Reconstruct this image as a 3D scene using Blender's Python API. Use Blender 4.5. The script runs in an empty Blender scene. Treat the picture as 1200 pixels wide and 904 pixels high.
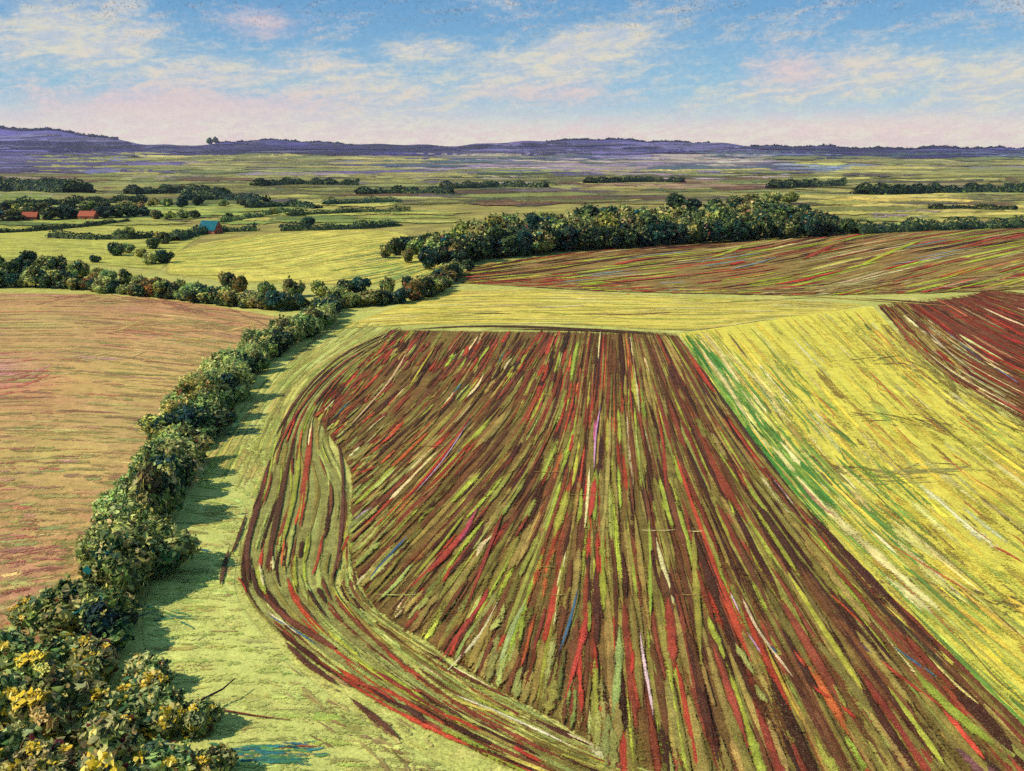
import bpy, math, random
import numpy as np

rng = np.random.default_rng(11)
random.seed(11)
R = math.radians
scene = bpy.context.scene
COL = scene.collection

# ------------------------------------------------------------------ camera numbers
F, CX, CY, CAMZ, HOR = 1152.0, 600.0, 452.0, 42.0, 182.0
PITCH = math.atan((CY - HOR) / F)
CP, SP = math.cos(PITCH), math.sin(PITCH)

# ------------------------------------------------------------------ terrain
SKX = np.array([-900, -300, 0, 60, 120, 170, 210, 250, 300, 350, 420, 480, 540, 600, 640, 690, 740, 800, 860, 920, 1000, 1100, 1200, 1500, 2100], float)
SKY = np.array([166, 158, 154, 157, 163, 170, 173, 170, 165, 167, 169, 171, 171, 168, 165, 165, 166, 168, 171, 173, 175, 175, 175, 172, 168], float)


def sstep(a, b, v):
    t = np.clip((v - a) / (b - a), 0, 1)
    return t * t * (3 - 2 * t)


def h(x, y):
    x = np.asarray(x, float); y = np.asarray(y, float)
    r = np.hypot(x, y)
    az = np.arctan2(x, np.maximum(y, 1e-6) + 0 * x)
    az = np.where(y > 0, az, np.pi / 2 * np.sign(x))
    z = 0.9 * np.sin(x / 75 + .8) * np.sin(y / 95 + .4) * sstep(30, 120, r)
    z = z + 4.5 * np.exp(-(((x - 190) / 230) ** 2 + ((y - 440) / 120) ** 2))
    z = z - 1.6 * np.exp(-(((x + 60) / 90) ** 2 + ((y - 250) / 120) ** 2))
    k = sstep(600, 1500, r)
    z = z + k * (3.2 * np.sin(r / 190 + 1.4 * az) * np.cos(az * 9 + 1.3) + 2.4 * np.sin(r / 118 + az * 16))
    px = CX + F * np.tan(np.clip(az, -1.25, 1.25)) / CP
    ey = np.interp(px, SKX, SKY)
    top = CAMZ + (HOR - ey) * CP * CP / F * 7000.0
    top = top + 5 * np.sin(az * 130) + 4 * np.sin(az * 61 + 2)
    prof = .22 * sstep(2300, 3900, r) + .78 * sstep(4300, 7000, r)
    z = z + top * prof - sstep(7200, 11500, r) * 120
    z = z + sstep(2300, 4200, r) * (1 - sstep(6000, 7000, r)) * 6 * np.sin(r / 420 + az * 22)
    return z


_TS = np.geomspace(25, 11000, 210)


def at(px, py):
    """The point of the terrain seen at pixel (px, py) of the 1200 x 904 frame."""
    px = np.asarray(px, float); py = np.asarray(py, float)
    shp = np.broadcast(px, py).shape
    px = np.broadcast_to(px, shp).ravel(); py = np.broadcast_to(py, shp).ravel()
    u = (px - CX) / F; v = (CY - py) / F
    dx, dy, dz = u, CP + v * SP, -SP + v * CP
    n = np.hypot(dx, dy); dx, dy, dz = dx / n, dy / n, dz / n
    if py.min() > 262:      # near ground: gentle slopes, a few rounds are enough
        t = np.full(len(px), CAMZ) / -dz
        for _ in range(9): t = (CAMZ - h(dx * t, dy * t)) / -dz
        return (dx * t).reshape(shp), (dy * t).reshape(shp)
    lo = np.full(len(px), 25.0); hi = np.full(len(px), 7000.0); done = np.zeros(len(px), bool)
    prev = 25.0
    for t in _TS[1:]:
        under = (CAMZ + dz * t < h(dx * t, dy * t)) & ~done
        lo[under] = prev; hi[under] = t; done |= under
        prev = t
    lo[~done] = 6900.0; hi[~done] = 7000.0
    for _ in range(22):
        m = (lo + hi) / 2
        under = CAMZ + dz * m < h(dx * m, dy * m)
        hi = np.where(under, m, hi); lo = np.where(under, lo, m)
    return (dx * hi).reshape(shp), (dy * hi).reshape(shp)


def P(px, py):
    x, y = at(px, py)
    return float(x), float(y), float(h(x, y))


# ------------------------------------------------------------------ colours
def lin(c):
    c = np.asarray(c, float) / 255.0
    return np.where(c <= .04045, c / 12.92, ((c + .055) / 1.055) ** 2.4)


HAZE_D = 2.4e-5
ALB = 0.80      # picture value -> base colour; the exposure gives the rest back


def pal(*cs):
    return [lin(c) * ALB for c in cs]


def pick(palette, n, weights=None, jit=.16):
    p = np.array(palette)
    w = None if weights is None else np.array(weights, float) / sum(weights)
    c = p[rng.choice(len(p), n, p=w)]
    return np.clip(c * (1 + rng.normal(0, jit, (n, 1))) * (1 + rng.normal(0, jit * .35, (n, 3))), .004, .9)


# ------------------------------------------------------------------ nodes
def new_mat(name):
    m = bpy.data.materials.new(name); m.use_nodes = True
    nt = m.node_tree; nt.nodes.clear()
    return m, nt


class NT:
    def __init__(s, nt): s.nt = nt
    def n(s, t, **k):
        nd = s.nt.nodes.new(t)
        for a, b in k.items(): setattr(nd, a, b)
        return nd
    def l(s, a, b): s.nt.links.new(a, b)
    def val(s, x, sock):
        if hasattr(x, 'is_linked'): s.l(x, sock)
        else: sock.default_value = x
    def m(s, op, a, b=0.0, c=None, clamp=False):
        nd = s.n('ShaderNodeMath', operation=op, use_clamp=clamp)
        s.val(a, nd.inputs[0]); s.val(b, nd.inputs[1])
        if c is not None: s.val(c, nd.inputs[2])
        return nd.outputs[0]
    def mix(s, f, a, b, bt='MIX'):
        nd = s.n('ShaderNodeMix', data_type='RGBA', blend_type=bt)
        s.val(f, nd.inputs[0])
        for v, i in ((a, 6), (b, 7)):
            if hasattr(v, 'is_linked'): s.l(v, nd.inputs[i])
            else: nd.inputs[i].default_value = (*v[:3], 1)
        return nd.outputs[2]
    def noise(s, vec, scale, detail=4, rough=.55, dist=0.0):
        nd = s.n('ShaderNodeTexNoise')
        s.l(vec, nd.inputs['Vector']); nd.inputs['Scale'].default_value = scale
        nd.inputs['Detail'].default_value = detail; nd.inputs['Roughness'].default_value = rough
        nd.inputs['Distortion'].default_value = dist
        return nd.outputs[0]
    def smooth(s, v, a, b):
        nd = s.n('ShaderNodeMapRange', interpolation_type='SMOOTHSTEP')
        s.val(v, nd.inputs[0]); nd.inputs[1].default_value = a; nd.inputs[2].default_value = b
        return nd.outputs[0]


def ground_mat(name, grain, bump=.35, alpha=True, mottle=.30, crumb=.3):
    """Soil, stubble and grass: colour from the mesh, crumbled by noise of `grain` metres."""
    m, nt = new_mat(name); N = NT(nt)
    geo = N.n('ShaderNodeNewGeometry').outputs['Position']
    col = N.n('ShaderNodeAttribute', attribute_name='Col').outputs['Color']
    uv = N.n('ShaderNodeUVMap').outputs['UV']
    sx = N.n('ShaderNodeSeparateXYZ'); N.l(uv, sx.inputs[0])
    n1 = N.noise(geo, 1.0 / grain, 3, .68)
    n2 = N.noise(geo, .16 / grain, 2, .6)
    n3 = N.noise(geo, 2.7 / grain, 2, .6)
    sr = N.n('ShaderNodeSeparateColor'); N.l(col, sr.inputs[0])
    cv = N.n('ShaderNodeCombineXYZ'); N.l(N.m('MULTIPLY', sx.outputs[0], 13.0), cv.inputs[0]); N.l(N.m('MULTIPLY', sx.outputs[1], 3.2), cv.inputs[1]); N.l(N.m('MULTIPLY', sr.outputs[0], 31.0), cv.inputs[2])
    st = N.noise(cv.outputs[0], 1.0, 2, .6)      # stalks and clods drawn out along the row
    g = N.m('ADD', N.m('MULTIPLY', n1, .34), N.m('ADD', N.m('MULTIPLY', n2, .30), N.m('ADD', N.m('MULTIPLY', st, .20), N.m('MULTIPLY', n3, .16))))
    gain = N.m('ADD', N.m('MULTIPLY', N.m('SUBTRACT', g, .5), 2.2 * mottle * 3.2), 1.0)
    vm = N.n('ShaderNodeVectorMath', operation='SCALE'); N.l(col, vm.inputs[0]); N.l(gain, vm.inputs[3])
    # bits of dead straw and bare earth
    fleck = N.smooth(n3, .58, .68)
    c2 = N.mix(N.m('MULTIPLY', fleck, .26), vm.outputs[0], tuple(lin((225, 205, 140)) * ALB))
    fl2 = N.smooth(n3, .43, .33)
    c3 = N.mix(N.m('MULTIPLY', fl2, .42), c2, tuple(lin((88, 66, 40)) * ALB))
    # crumbs of soil and chaff, a hand's breadth across
    n4 = N.noise(geo, 2.3 / grain, 2, .8); n5 = N.noise(geo, 3.1 / grain, 1, .5, .3)
    c3 = N.mix(N.m('MULTIPLY', N.smooth(n4, .53, .60), crumb), c3, tuple(lin((72, 54, 34)) * ALB))
    vs2 = N.n('ShaderNodeVectorMath', operation='SCALE'); N.l(c3, vs2.inputs[0]); N.l(N.m('MULTIPLY_ADD', N.smooth(n5, .56, .64), .9 * crumb, 1 + .10 * crumb), vs2.inputs[3])
    c3 = vs2.outputs[0]
    b = N.n('ShaderNodeBump'); b.inputs['Strength'].default_value = bump; b.inputs['Distance'].default_value = grain * .5
    N.l(n1, b.inputs['Height'])
    p = N.n('ShaderNodeBsdfPrincipled'); N.l(c3, p.inputs['Base Color']); N.l(b.outputs[0], p.inputs['Normal'])
    p.inputs['Roughness'].default_value = .9; p.inputs['Specular IOR Level'].default_value = .08
    o = N.n('ShaderNodeOutputMaterial')
    if alpha:
        e = N.m('SUBTRACT', 1.0, N.m('ABSOLUTE', N.m('SUBTRACT', N.m('MULTIPLY', sx.outputs[0], 2.0), 1.0)))
        na = N.m('ADD', N.m('MULTIPLY', n1, .42), N.m('ADD', N.m('MULTIPLY', n3, .22), N.m('MULTIPLY', st, .36)))
        a = N.smooth(N.m('SUBTRACT', N.m('MULTIPLY_ADD', e, .46, .38), na), -.05, .05)
        tr = N.n('ShaderNodeBsdfTransparent'); ms = N.n('ShaderNodeMixShader')
        N.l(a, ms.inputs[0]); N.l(tr.outputs[0], ms.inputs[1]); N.l(p.outputs[0], ms.inputs[2])
        N.l(ms.outputs[0], o.inputs[0])
    else:
        N.l(p.outputs[0], o.inputs[0])
    return m


def leaf_mat(name, var=.25, hue=.07):
    m, nt = new_mat(name); N = NT(nt)
    col = N.n('ShaderNodeAttribute', attribute_name='Col').outputs['Color']
    oi = N.n('ShaderNodeObjectInfo').outputs['Random']
    hs = N.n('ShaderNodeHueSaturation')
    N.l(N.m('MULTIPLY_ADD', oi, hue, .5 - hue / 2), hs.inputs['Hue'])
    N.l(N.m('MULTIPLY_ADD', N.m('FRACT', N.m('MULTIPLY', oi, 7.31)), 2 * var, 1 - var), hs.inputs['Value'])
    hs.inputs['Saturation'].default_value = 1.05
    N.l(col, hs.inputs['Color'])
    p = N.n('ShaderNodeBsdfPrincipled'); N.l(hs.outputs[0], p.inputs['Base Color'])
    p.inputs['Roughness'].default_value = .7; p.inputs['Specular IOR Level'].default_value = .15
    tl = N.n('ShaderNodeBsdfTranslucent'); N.l(hs.outputs[0], tl.inputs[0])
    ms = N.n('ShaderNodeMixShader'); ms.inputs[0].default_value = .26
    N.l(p.outputs[0], ms.inputs[1]); N.l(tl.outputs[0], ms.inputs[2])
    o = N.n('ShaderNodeOutputMaterial'); N.l(ms.outputs[0], o.inputs[0])
    return m


def plain_mat(name, c, scale, amount=.35, rough=.85, bump=.3):
    m, nt = new_mat(name); N = NT(nt)
    g = N.n('ShaderNodeTexCoord').outputs['Object']
    n1 = N.noise(g, scale, 5, .65)
    c = np.array(c)
    cc = N.mix(N.smooth(n1, .32, .68), tuple(c * (1 - amount)), tuple(np.minimum(c * (1 + amount), .95)))
    b = N.n('ShaderNodeBump'); b.inputs['Strength'].default_value = bump; N.l(n1, b.inputs['Height'])
    p = N.n('ShaderNodeBsdfPrincipled'); N.l(cc, p.inputs['Base Color']); N.l(b.outputs[0], p.inputs['Normal'])
    p.inputs['Roughness'].default_value = rough; p.inputs['Specular IOR Level'].default_value = .2
    o = N.n('ShaderNodeOutputMaterial'); N.l(p.outputs[0], o.inputs[0])
    return m


M_NEAR = ground_mat('ploughland', .3, .6, mottle=.55, crumb=.5)
M_GRASS = ground_mat('grass_cover', .3, .3, mottle=.36, crumb=.2)
M_MID = ground_mat('field_cover', .9, .4, mottle=.45)
M_FAR = ground_mat('distant_cover', 11.0, .15, mottle=.28)
M_BASE = ground_mat('pasture', .6, .35, alpha=False, mottle=.42)
M_LEAF = leaf_mat('leaves')
M_LEAFN = leaf_mat('shrub_leaves', .2)
M_SUNLIT = leaf_mat('sunlit_leaf_paint', .06, .012)  # for leaf clumps painted yellow as if sunlit
M_BARK = plain_mat('bark', lin((84, 58, 44)) * .8, 6)
M_TWIG = plain_mat('red_bark', lin((120, 52, 40)) * .8, 6)
M_BRICK = plain_mat('brick', lin((164, 92, 70)) * .7, 3)
M_TILE = plain_mat('clay_tile', lin((168, 88, 62)) * .75, 2)
M_TEAL = plain_mat('painted_sheet_roof', lin((22, 108, 124)) * .6, 1.2, .22, .9)
M_CREAM = plain_mat('cream_render', lin((232, 214, 150)) * .8, 1.5, .15)
M_PALE = plain_mat('pale_sheeting', lin((178, 188, 192)) * .7, .8, .12, .8)
M_DARK = plain_mat('dark_boards', lin((52, 40, 36)) * .8, 2)
M_GLASS = plain_mat('window_glass', np.array((.03, .045, .06)), 2, .2, .1, 0)


# ------------------------------------------------------------------ mesh helpers
def mesh_np(name, v, quads=None, tris=None, col=None, uv=None):
    me = bpy.data.meshes.new(name)
    faces = []
    nq = 0 if quads is None else len(quads); nt_ = 0 if tris is None else len(tris)
    loops = []
    if nq: loops.append(np.asarray(quads).ravel())
    if nt_: loops.append(np.asarray(tris).ravel())
    loops = np.concatenate(loops).astype(np.int32)
    me.vertices.add(len(v)); me.vertices.foreach_set('co', np.asarray(v, np.float32).ravel())
    me.loops.add(len(loops)); me.loops.foreach_set('vertex_index', loops)
    st = np.concatenate([np.arange(nq) * 4, nq * 4 + np.arange(nt_) * 3]).astype(np.int32)
    me.polygons.add(nq + nt_); me.polygons.foreach_set('loop_start', st)
    me.update(calc_edges=True)
    if col is not None:
        a = me.color_attributes.new('Col', 'FLOAT_COLOR', 'POINT')
        c4 = np.ones((len(v), 4), np.float32); c4[:, :3] = col
        a.data.foreach_set('color', c4.ravel())
    if uv is not None:
        l = me.uv_layers.new(name='UVMap')
        l.data.foreach_set('uv', np.asarray(uv, np.float32)[loops].ravel())
    me.validate(); me.update()
    return me


def link(name, me, mat=None, parent=None):
    o = bpy.data.objects.new(name, me); COL.objects.link(o)
    if mat is not None and not me.materials: me.materials.append(mat)
    if parent is not None: o.parent = parent
    return o


def tag(o, label=None, cat=None, group=None, kind=None):
    if label: o['label'] = label
    if cat: o['category'] = cat
    if group: o['group'] = group
    if kind: o['kind'] = kind
    return o


def thing(name, label, cat, loc, rz=0, sc=(1, 1, 1), group=None):
    o = bpy.data.objects.new(name, None); COL.objects.link(o)
    o.empty_display_size = .5
    o.location = loc; o.rotation_euler = (0, 0, rz); o.scale = sc
    return tag(o, label, cat, group)


def cubic(G, s, t):
    """Smooth surface through a table G[row][point] of pixels; s across rows, t along, both 0..1."""
    G = np.asarray(G, float)

    def wts(n, q):
        q = np.clip(q, 0, 1) * (n - 1); i = np.minimum(q.astype(int), n - 2); f = q - i
        w = np.stack([-.5 * f + f * f - .5 * f ** 3, 1 - 2.5 * f * f + 1.5 * f ** 3,
                      .5 * f + 2 * f * f - 1.5 * f ** 3, -.5 * f * f + .5 * f ** 3], -1)
        return i, w
    n, k = G.shape[:2]
    E = np.concatenate([2 * G[:1] - G[1:2], G, 2 * G[-1:] - G[-2:-1]], 0)
    E = np.concatenate([2 * E[:, :1] - E[:, 1:2], E, 2 * E[:, -1:] - E[:, -2:-1]], 1)
    s = np.asarray(s, float); t = np.asarray(t, float)
    i, ws = wts(n, s); j, wt = wts(k, t)
    out = 0
    for a in range(4):
        for b in range(4):
            out = out + (ws[..., a] * wt[..., b])[..., None] * E[i + a, j + b]
    return out


class Field:
    """One field: a draped sheet and, ploughed or grown into it, ridges and swathes of their own colour."""
    def __init__(s): s.v, s.q, s.c, s.uv, s.n = [], [], [], [], 0

    def _add(s, v, q, c, uv):
        s.v.append(v); s.q.append(q + s.n); s.c.append(c); s.uv.append(uv); s.n += len(v)

    def sheet(s, G, ns, nt, palette, lift, streak=0, ragged=0, patches=()):
        S, T = np.meshgrid(np.linspace(0, 1, ns), np.linspace(0, 1, nt), indexing='ij')
        p = cubic(G, S, T)
        x, y = at(p[..., 0], p[..., 1])
        z = h(x, y) + lift
        c = np.array(palette)[rng.integers(0, len(palette), S.shape)]
        for _ in range(0 if streak else 2):   # blotches a few cells wide
            c = (c + np.roll(c, 1, 1) + np.roll(c, -1, 1) + .5 * np.roll(c, 1, 0)) / 3.5
        for _ in range(streak):
            c = (c + np.roll(c, 1, 1) + np.roll(c, -1, 1)) / 3 * (1 + rng.normal(0, .03, S.shape + (1,)))
        for (cx, cy, rx, ry, pc, am) in patches:     # soil of another colour
            w = am * np.exp(-((p[..., 0] - cx) / rx) ** 2 - ((p[..., 1] - cy) / ry) ** 2) * np.clip(1 + rng.normal(0, .25, S.shape), 0, 1.6)
            w = np.clip((w + np.roll(w, 1, 1) + np.roll(w, -1, 1)) / 3, 0, 1)[..., None]
            c = c * (1 - w) + lin(pc) * ALB * w
        idx = np.arange(ns * nt).reshape(ns, nt)
        q = np.stack([idx[:-1, :-1], idx[1:, :-1], idx[1:, 1:], idx[:-1, 1:]], -1).reshape(-1, 4)
        U = np.full(S.shape, .5)
        if ragged:
            ed = np.minimum(np.minimum(S * (ns - 1), (1 - S) * (ns - 1)), np.minimum(T * (nt - 1), (1 - T) * (nt - 1)))
            U = np.clip(.5 * ed / ragged, 0.02, .5)
        uv = np.stack([U, T], -1).reshape(-1, 2)
        s._add(np.stack([x, y, z], -1).reshape(-1, 3), q, c.reshape(-1, 3), uv)

    def strokes(s, px, width, color, lift, crest=.05, dens=None, taper=.25, screen=None):
        """px (N, n, 2): the centre lines as pixels. width (N,) metres, or screen (N,) rows of pixels for far strips."""
        N, n = px.shape[:2]
        if N == 0: return
        dens = np.ones(N) if dens is None else dens
        tt = np.linspace(0, 1, n)[None]
        prof = np.clip(np.minimum(tt, 1 - tt) / taper, .12, 1) ** .6
        prof = np.clip(prof * (1 + rng.normal(0, .13, (N, n))), .06, 1.4)
        if screen is None:
            x, y = at(px[..., 0], px[..., 1])
            gx = np.gradient(x, axis=1); gy = np.gradient(y, axis=1)
            gl = np.hypot(gx, gy) + 1e-6
            nx, ny = -gy / gl, gx / gl
            w = width[:, None] * prof * .5
            xs = np.stack([x + nx * w, x, x - nx * w], -1); ys = np.stack([y + ny * w, y, y - ny * w], -1)
        else:
            w = screen[:, None] * prof * .5
            pxx = np.stack([px[..., 0]] * 3, -1); pyy = np.stack([px[..., 1] - w, px[..., 1], px[..., 1] + w], -1)
            xs, ys = at(pxx, pyy)
        lf = lift[:, None, None] if np.ndim(lift) else lift
        cr = crest[:, None] if np.ndim(crest) else crest
        zs = h(xs, ys) + lf
        zs[..., 1] += cr * prof
        zs[..., 0] -= .012; zs[..., 2] -= .012
        c = color[:, None, None, :] * (1 + rng.normal(0, .10, (N, n, 1, 1)))
        c = np.broadcast_to(c, (N, n, 3, 3)).reshape(-1, 3)
        endf = np.clip(np.minimum(tt, 1 - tt) / (taper * .6), .25, 1) * np.ones((N, 1))
        um = .5 * dens[:, None] * endf
        U = np.stack([um * .06, um, um * .06], -1)
        V = np.broadcast_to(tt[..., None], U.shape)
        idx = np.arange(N * n * 3).reshape(N, n, 3)
        a, b = idx[:, :-1], idx[:, 1:]
        q = np.concatenate([np.stack([a[..., 0], a[..., 1], b[..., 1], b[..., 0]], -1).reshape(-1, 4),
                            np.stack([a[..., 1], a[..., 2], b[..., 2], b[..., 1]], -1).reshape(-1, 4)])
        s._add(np.stack([xs, ys, zs], -1).reshape(-1, 3), q, c, np.stack([U, V], -1).reshape(-1, 2))

    def along(s, G, N, palette, weights, width, dt, lift, slant=0.0, n=9, crest=.05, dens=(.5, 1), wob=.004, srange=(0, 1), trange=(0, 1), jit=.16, across=False):
        s0 = rng.uniform(*srange, N); t0 = rng.uniform(trange[0], trange[1], N)
        d = rng.uniform(dt[0], dt[1], N); k = np.linspace(-.5, .5, n)[None]
        sl = slant(t0) if callable(slant) else slant
        sl = np.broadcast_to(sl, (N,))
        if across:
            S = s0[:, None] + k * d[:, None]; T = t0[:, None] + k * sl[:, None] * d[:, None]
        else:
            T = t0[:, None] + k * d[:, None]; S = s0[:, None] + k * sl[:, None] * d[:, None]
        # keep strokes inside the field by sliding, not squashing, them
        for A in (S, T):
            A += np.maximum(0, -A.min(1))[:, None]; A -= np.maximum(0, A.max(1) - 1)[:, None]
        wv = rng.normal(0, wob, (N, 1)) * np.sin(k * 5 + rng.uniform(0, 6, (N, 1)))
        if across: T = np.clip(T + wv, 0, 1)
        else: S = np.clip(S + wv, 0, 1)
        px = cubic(G, S, T)
        s.strokes(px, rng.uniform(width[0], width[1], N), pick(palette, N, weights, jit),
                  lift + rng.uniform(0, .05, N), crest * rng.uniform(.4, 1.3, N), rng.uniform(dens[0], dens[1], N))

    def build(s, name, mat):
        me = mesh_np(name, np.concatenate(s.v), np.concatenate(s.q), None, np.concatenate(s.c), np.concatenate(s.uv))
        o = link(name, me, mat); o['kind'] = 'structure'
        return o


def one(f, pts, width, c, lift=.16, dens=1.0, n=12, crest=.05):
    """A single swathe through the given pixels."""
    pts = np.asarray(pts, float)[None]
    px = cubic(np.concatenate([pts, pts]), np.zeros(n), np.linspace(0, 1, n))[None]
    f.strokes(px, np.array([width * 1.25]), ((.80 * lin(c) + .20 * lin((118, 84, 54))) * ALB)[None], np.array([lift]), np.array([crest]), np.array([dens * .82]), taper=.3)


# ------------------------------------------------------------------ ground sheet
def smudge(f, pts, n, spread, ln, width, palette, lift=.115, dens=(.25, .6)):
    """Worn or wilted ground, or painted shade: many short loose strokes about a line of pixels."""
    pts = np.asarray(pts, float); k = np.linspace(-.5, .5, 7)[None]
    u = rng.random(n) * (len(pts) - 1); i = np.minimum(u.astype(int), len(pts) - 2); q = (u - i)[:, None]
    c = pts[i] * (1 - q) + pts[i + 1] * q + rng.normal(0, 1, (n, 2)) * spread
    d = pts[i + 1] - pts[i]; d = d + rng.normal(0, .22, (n, 2)) * np.abs(d).max(1)[:, None] * (1, .5); d = d / np.linalg.norm(d, axis=1)[:, None]
    L = rng.uniform(ln[0], ln[1], n)
    px = c[:, None, :] + d[:, None, :] * (k * L[:, None])[..., None]
    f.strokes(px, rng.uniform(width[0], width[1], n), pick(palette, n), lift + rng.uniform(0, .03, n), .008, rng.uniform(dens[0], dens[1], n))


def build_ground():
    az = np.radians(np.concatenate([np.arange(-180, -45, 3), np.arange(-45, 45, .4), np.arange(45, 181, 3)]))
    rr = np.concatenate([[2, 8, 14, 20], np.geomspace(26, 14000, 300)])
    A, RR = np.meshgrid(az, rr, indexing='ij')
    x, y = RR * np.sin(A), RR * np.cos(A)
    z = h(x, y)
    n, m = A.shape
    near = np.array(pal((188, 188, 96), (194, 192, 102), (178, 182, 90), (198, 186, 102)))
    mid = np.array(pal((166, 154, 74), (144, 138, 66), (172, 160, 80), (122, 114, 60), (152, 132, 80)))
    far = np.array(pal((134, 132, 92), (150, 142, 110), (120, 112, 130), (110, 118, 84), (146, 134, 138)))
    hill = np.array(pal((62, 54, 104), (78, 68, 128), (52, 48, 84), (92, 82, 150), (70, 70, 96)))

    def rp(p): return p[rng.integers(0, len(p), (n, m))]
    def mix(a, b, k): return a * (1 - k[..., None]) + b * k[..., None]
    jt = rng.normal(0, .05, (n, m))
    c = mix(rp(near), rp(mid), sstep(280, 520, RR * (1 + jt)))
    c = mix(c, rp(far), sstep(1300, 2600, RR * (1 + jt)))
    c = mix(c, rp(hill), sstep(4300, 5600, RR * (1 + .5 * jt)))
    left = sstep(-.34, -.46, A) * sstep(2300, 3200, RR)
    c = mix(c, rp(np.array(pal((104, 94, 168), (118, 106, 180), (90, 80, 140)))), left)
    for _ in range(2):
        c = (2 * c + np.roll(c, 1, 0) + np.roll(c, -1, 0)) / 4
    idx = np.arange(n * m).reshape(n, m)
    q = np.stack([idx[:-1, :-1], idx[:-1, 1:], idx[1:, 1:], idx[1:, :-1]], -1).reshape(-1, 4)
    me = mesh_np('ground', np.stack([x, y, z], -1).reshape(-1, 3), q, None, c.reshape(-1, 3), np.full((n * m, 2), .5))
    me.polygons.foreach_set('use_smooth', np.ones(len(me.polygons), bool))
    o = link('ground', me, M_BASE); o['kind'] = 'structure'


build_ground()

# ------------------------------------------------------------------ the big ploughed field
MAROON, BROWN, REDBR, RED = (68, 34, 27), (112, 66, 40), (138, 62, 42), (178, 64, 44)
OLIVE, OCHRE, LIME, CREAM = (136, 120, 54), (158, 134, 66), (166, 172, 60), (222, 204, 138)
PALEGR, TEAL, PINK, LILAC, ORANGE = (172, 174, 88), (36, 104, 112), (198, 84, 112), (204, 172, 176), (196, 96, 50)
SOIL = pal(MAROON, BROWN, REDBR, RED, OLIVE, OCHRE, LIME, CREAM, PALEGR, TEAL, PINK, LILAC, ORANGE)

ROWS = [[(455, 387), (412, 436), (366, 488)], [(500, 387), (452, 448), (386, 514)], [(560, 388), (505, 466), (410, 558)],
        [(600, 388), (540, 480), (408, 612)], [(640, 388), (568, 492), (410, 660)], [(660, 388), (604, 520), (436, 715)],
        [(680, 388), (636, 540), (500, 758)], [(694, 388), (664, 570), (588, 816)], [(708, 388), (695, 600), (690, 876)],
        [(722, 388), (728, 600), (770, 985)], [(738, 388), (775, 600), (880, 990)], [(754, 388), (825, 600), (1000, 990)],
        [(768, 389), (872, 598), (1110, 985)], [(780, 390), (908, 594), (1190, 945)], [(793, 391), (938, 590), (1246, 905)]]
f = Field()
f.sheet(ROWS, 150, 90, pal(MAROON, (74, 42, 30), BROWN, (104, 66, 40), (122, 100, 48), OLIVE, (150, 140, 60), REDBR), .06, 14, 3)
NR = 56
for k in range(NR):      # every furrow its own ridge, broken into lengths of soil and weed
    for t0 in np.linspace(0, .86, 5):
        s0 = (k + .5 + rng.normal(0, .2)) / NR
        t1 = min(1, t0 + rng.uniform(.2, .36))
        T = np.linspace(max(0, t0 + rng.normal(0, .03)), t1, 12)
        px = cubic(ROWS, np.full(12, s0) + .001 * np.sin(T * 11 + k), T)[None]
        f.strokes(px, np.array([rng.uniform(.6, 1.25)]), pick(SOIL[:7], 1, [4.6, 5, 4.8, 1.5, 8, 4, 2]),
                  np.array([.08 + rng.uniform(0, .03)]), np.array([rng.uniform(.06, .16)]), np.array([rng.uniform(.45, .9)]))
f.along(ROWS, 820, SOIL, [5.5, 9, 7, 2.2, 8, 5.5, 1.6, 1.1, .6, .12, .05, .07, 1], (.4, 1.25), (.06, .22), .14, crest=.06, dens=(.3, .75), wob=.001)
f.along(ROWS, 260, SOIL, [2, 3, 4, 4, 4, 3, 3, 2.6, 1.2, .4, .15, .2, 1.5], (.28, .8), (.06, .18), .2, crest=.06, dens=(.35, .8), srange=(0, .72), wob=.001)
f.along(ROWS, 220, SOIL[:7], [3.5, 5, 3.5, .9, 6, 4.5, 2], (.5, 1.3), (.08, .25), .19, crest=.08, dens=(.4, .9), srange=(.66, 1), wob=.001)
f.along(ROWS, 120, SOIL[:7], [5, 3, 6, 3, 2, 1, 1], (.6, 1.4), (.06, .2), .19, crest=.08, dens=(.4, .9), srange=(0, .5), trange=(0, .4), wob=.001)
f.along(ROWS, 130, pal(LIME, OLIVE, OCHRE, (152, 150, 66)), None, (.6, 1.4), (.06, .2), .2, crest=.05, dens=(.35, .75), srange=(.3, .97), trange=(.3, 1), wob=.001)
f.along(ROWS, 150, pal(OLIVE, PALEGR, OCHRE, BROWN, (150, 150, 76)), None, (.5, 1.1), (.05, .14), .22, crest=.07, dens=(.3, .7), srange=(.05, .6), trange=(.86, 1), wob=.001)
# dark top edge and right edge
one(f, [(462, 388), (560, 383), (680, 386), (796, 393)], 2.4, (70, 42, 34), .2, .8)
one(f, [(560, 386), (680, 388), (790, 394)], 1.6, (60, 34, 30), .24)
one(f, [(793, 394), (868, 500), (965, 632), (1060, 742)], .8, (44, 30, 26), .2)
one(f, [(1000, 690), (1060, 738), (1160, 832), (1220, 885)], .8, (40, 34, 24), .21)
one(f, [(812, 430), (850, 500), (884, 560)], 2.0, (52, 28, 34), .2, .9)
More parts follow.
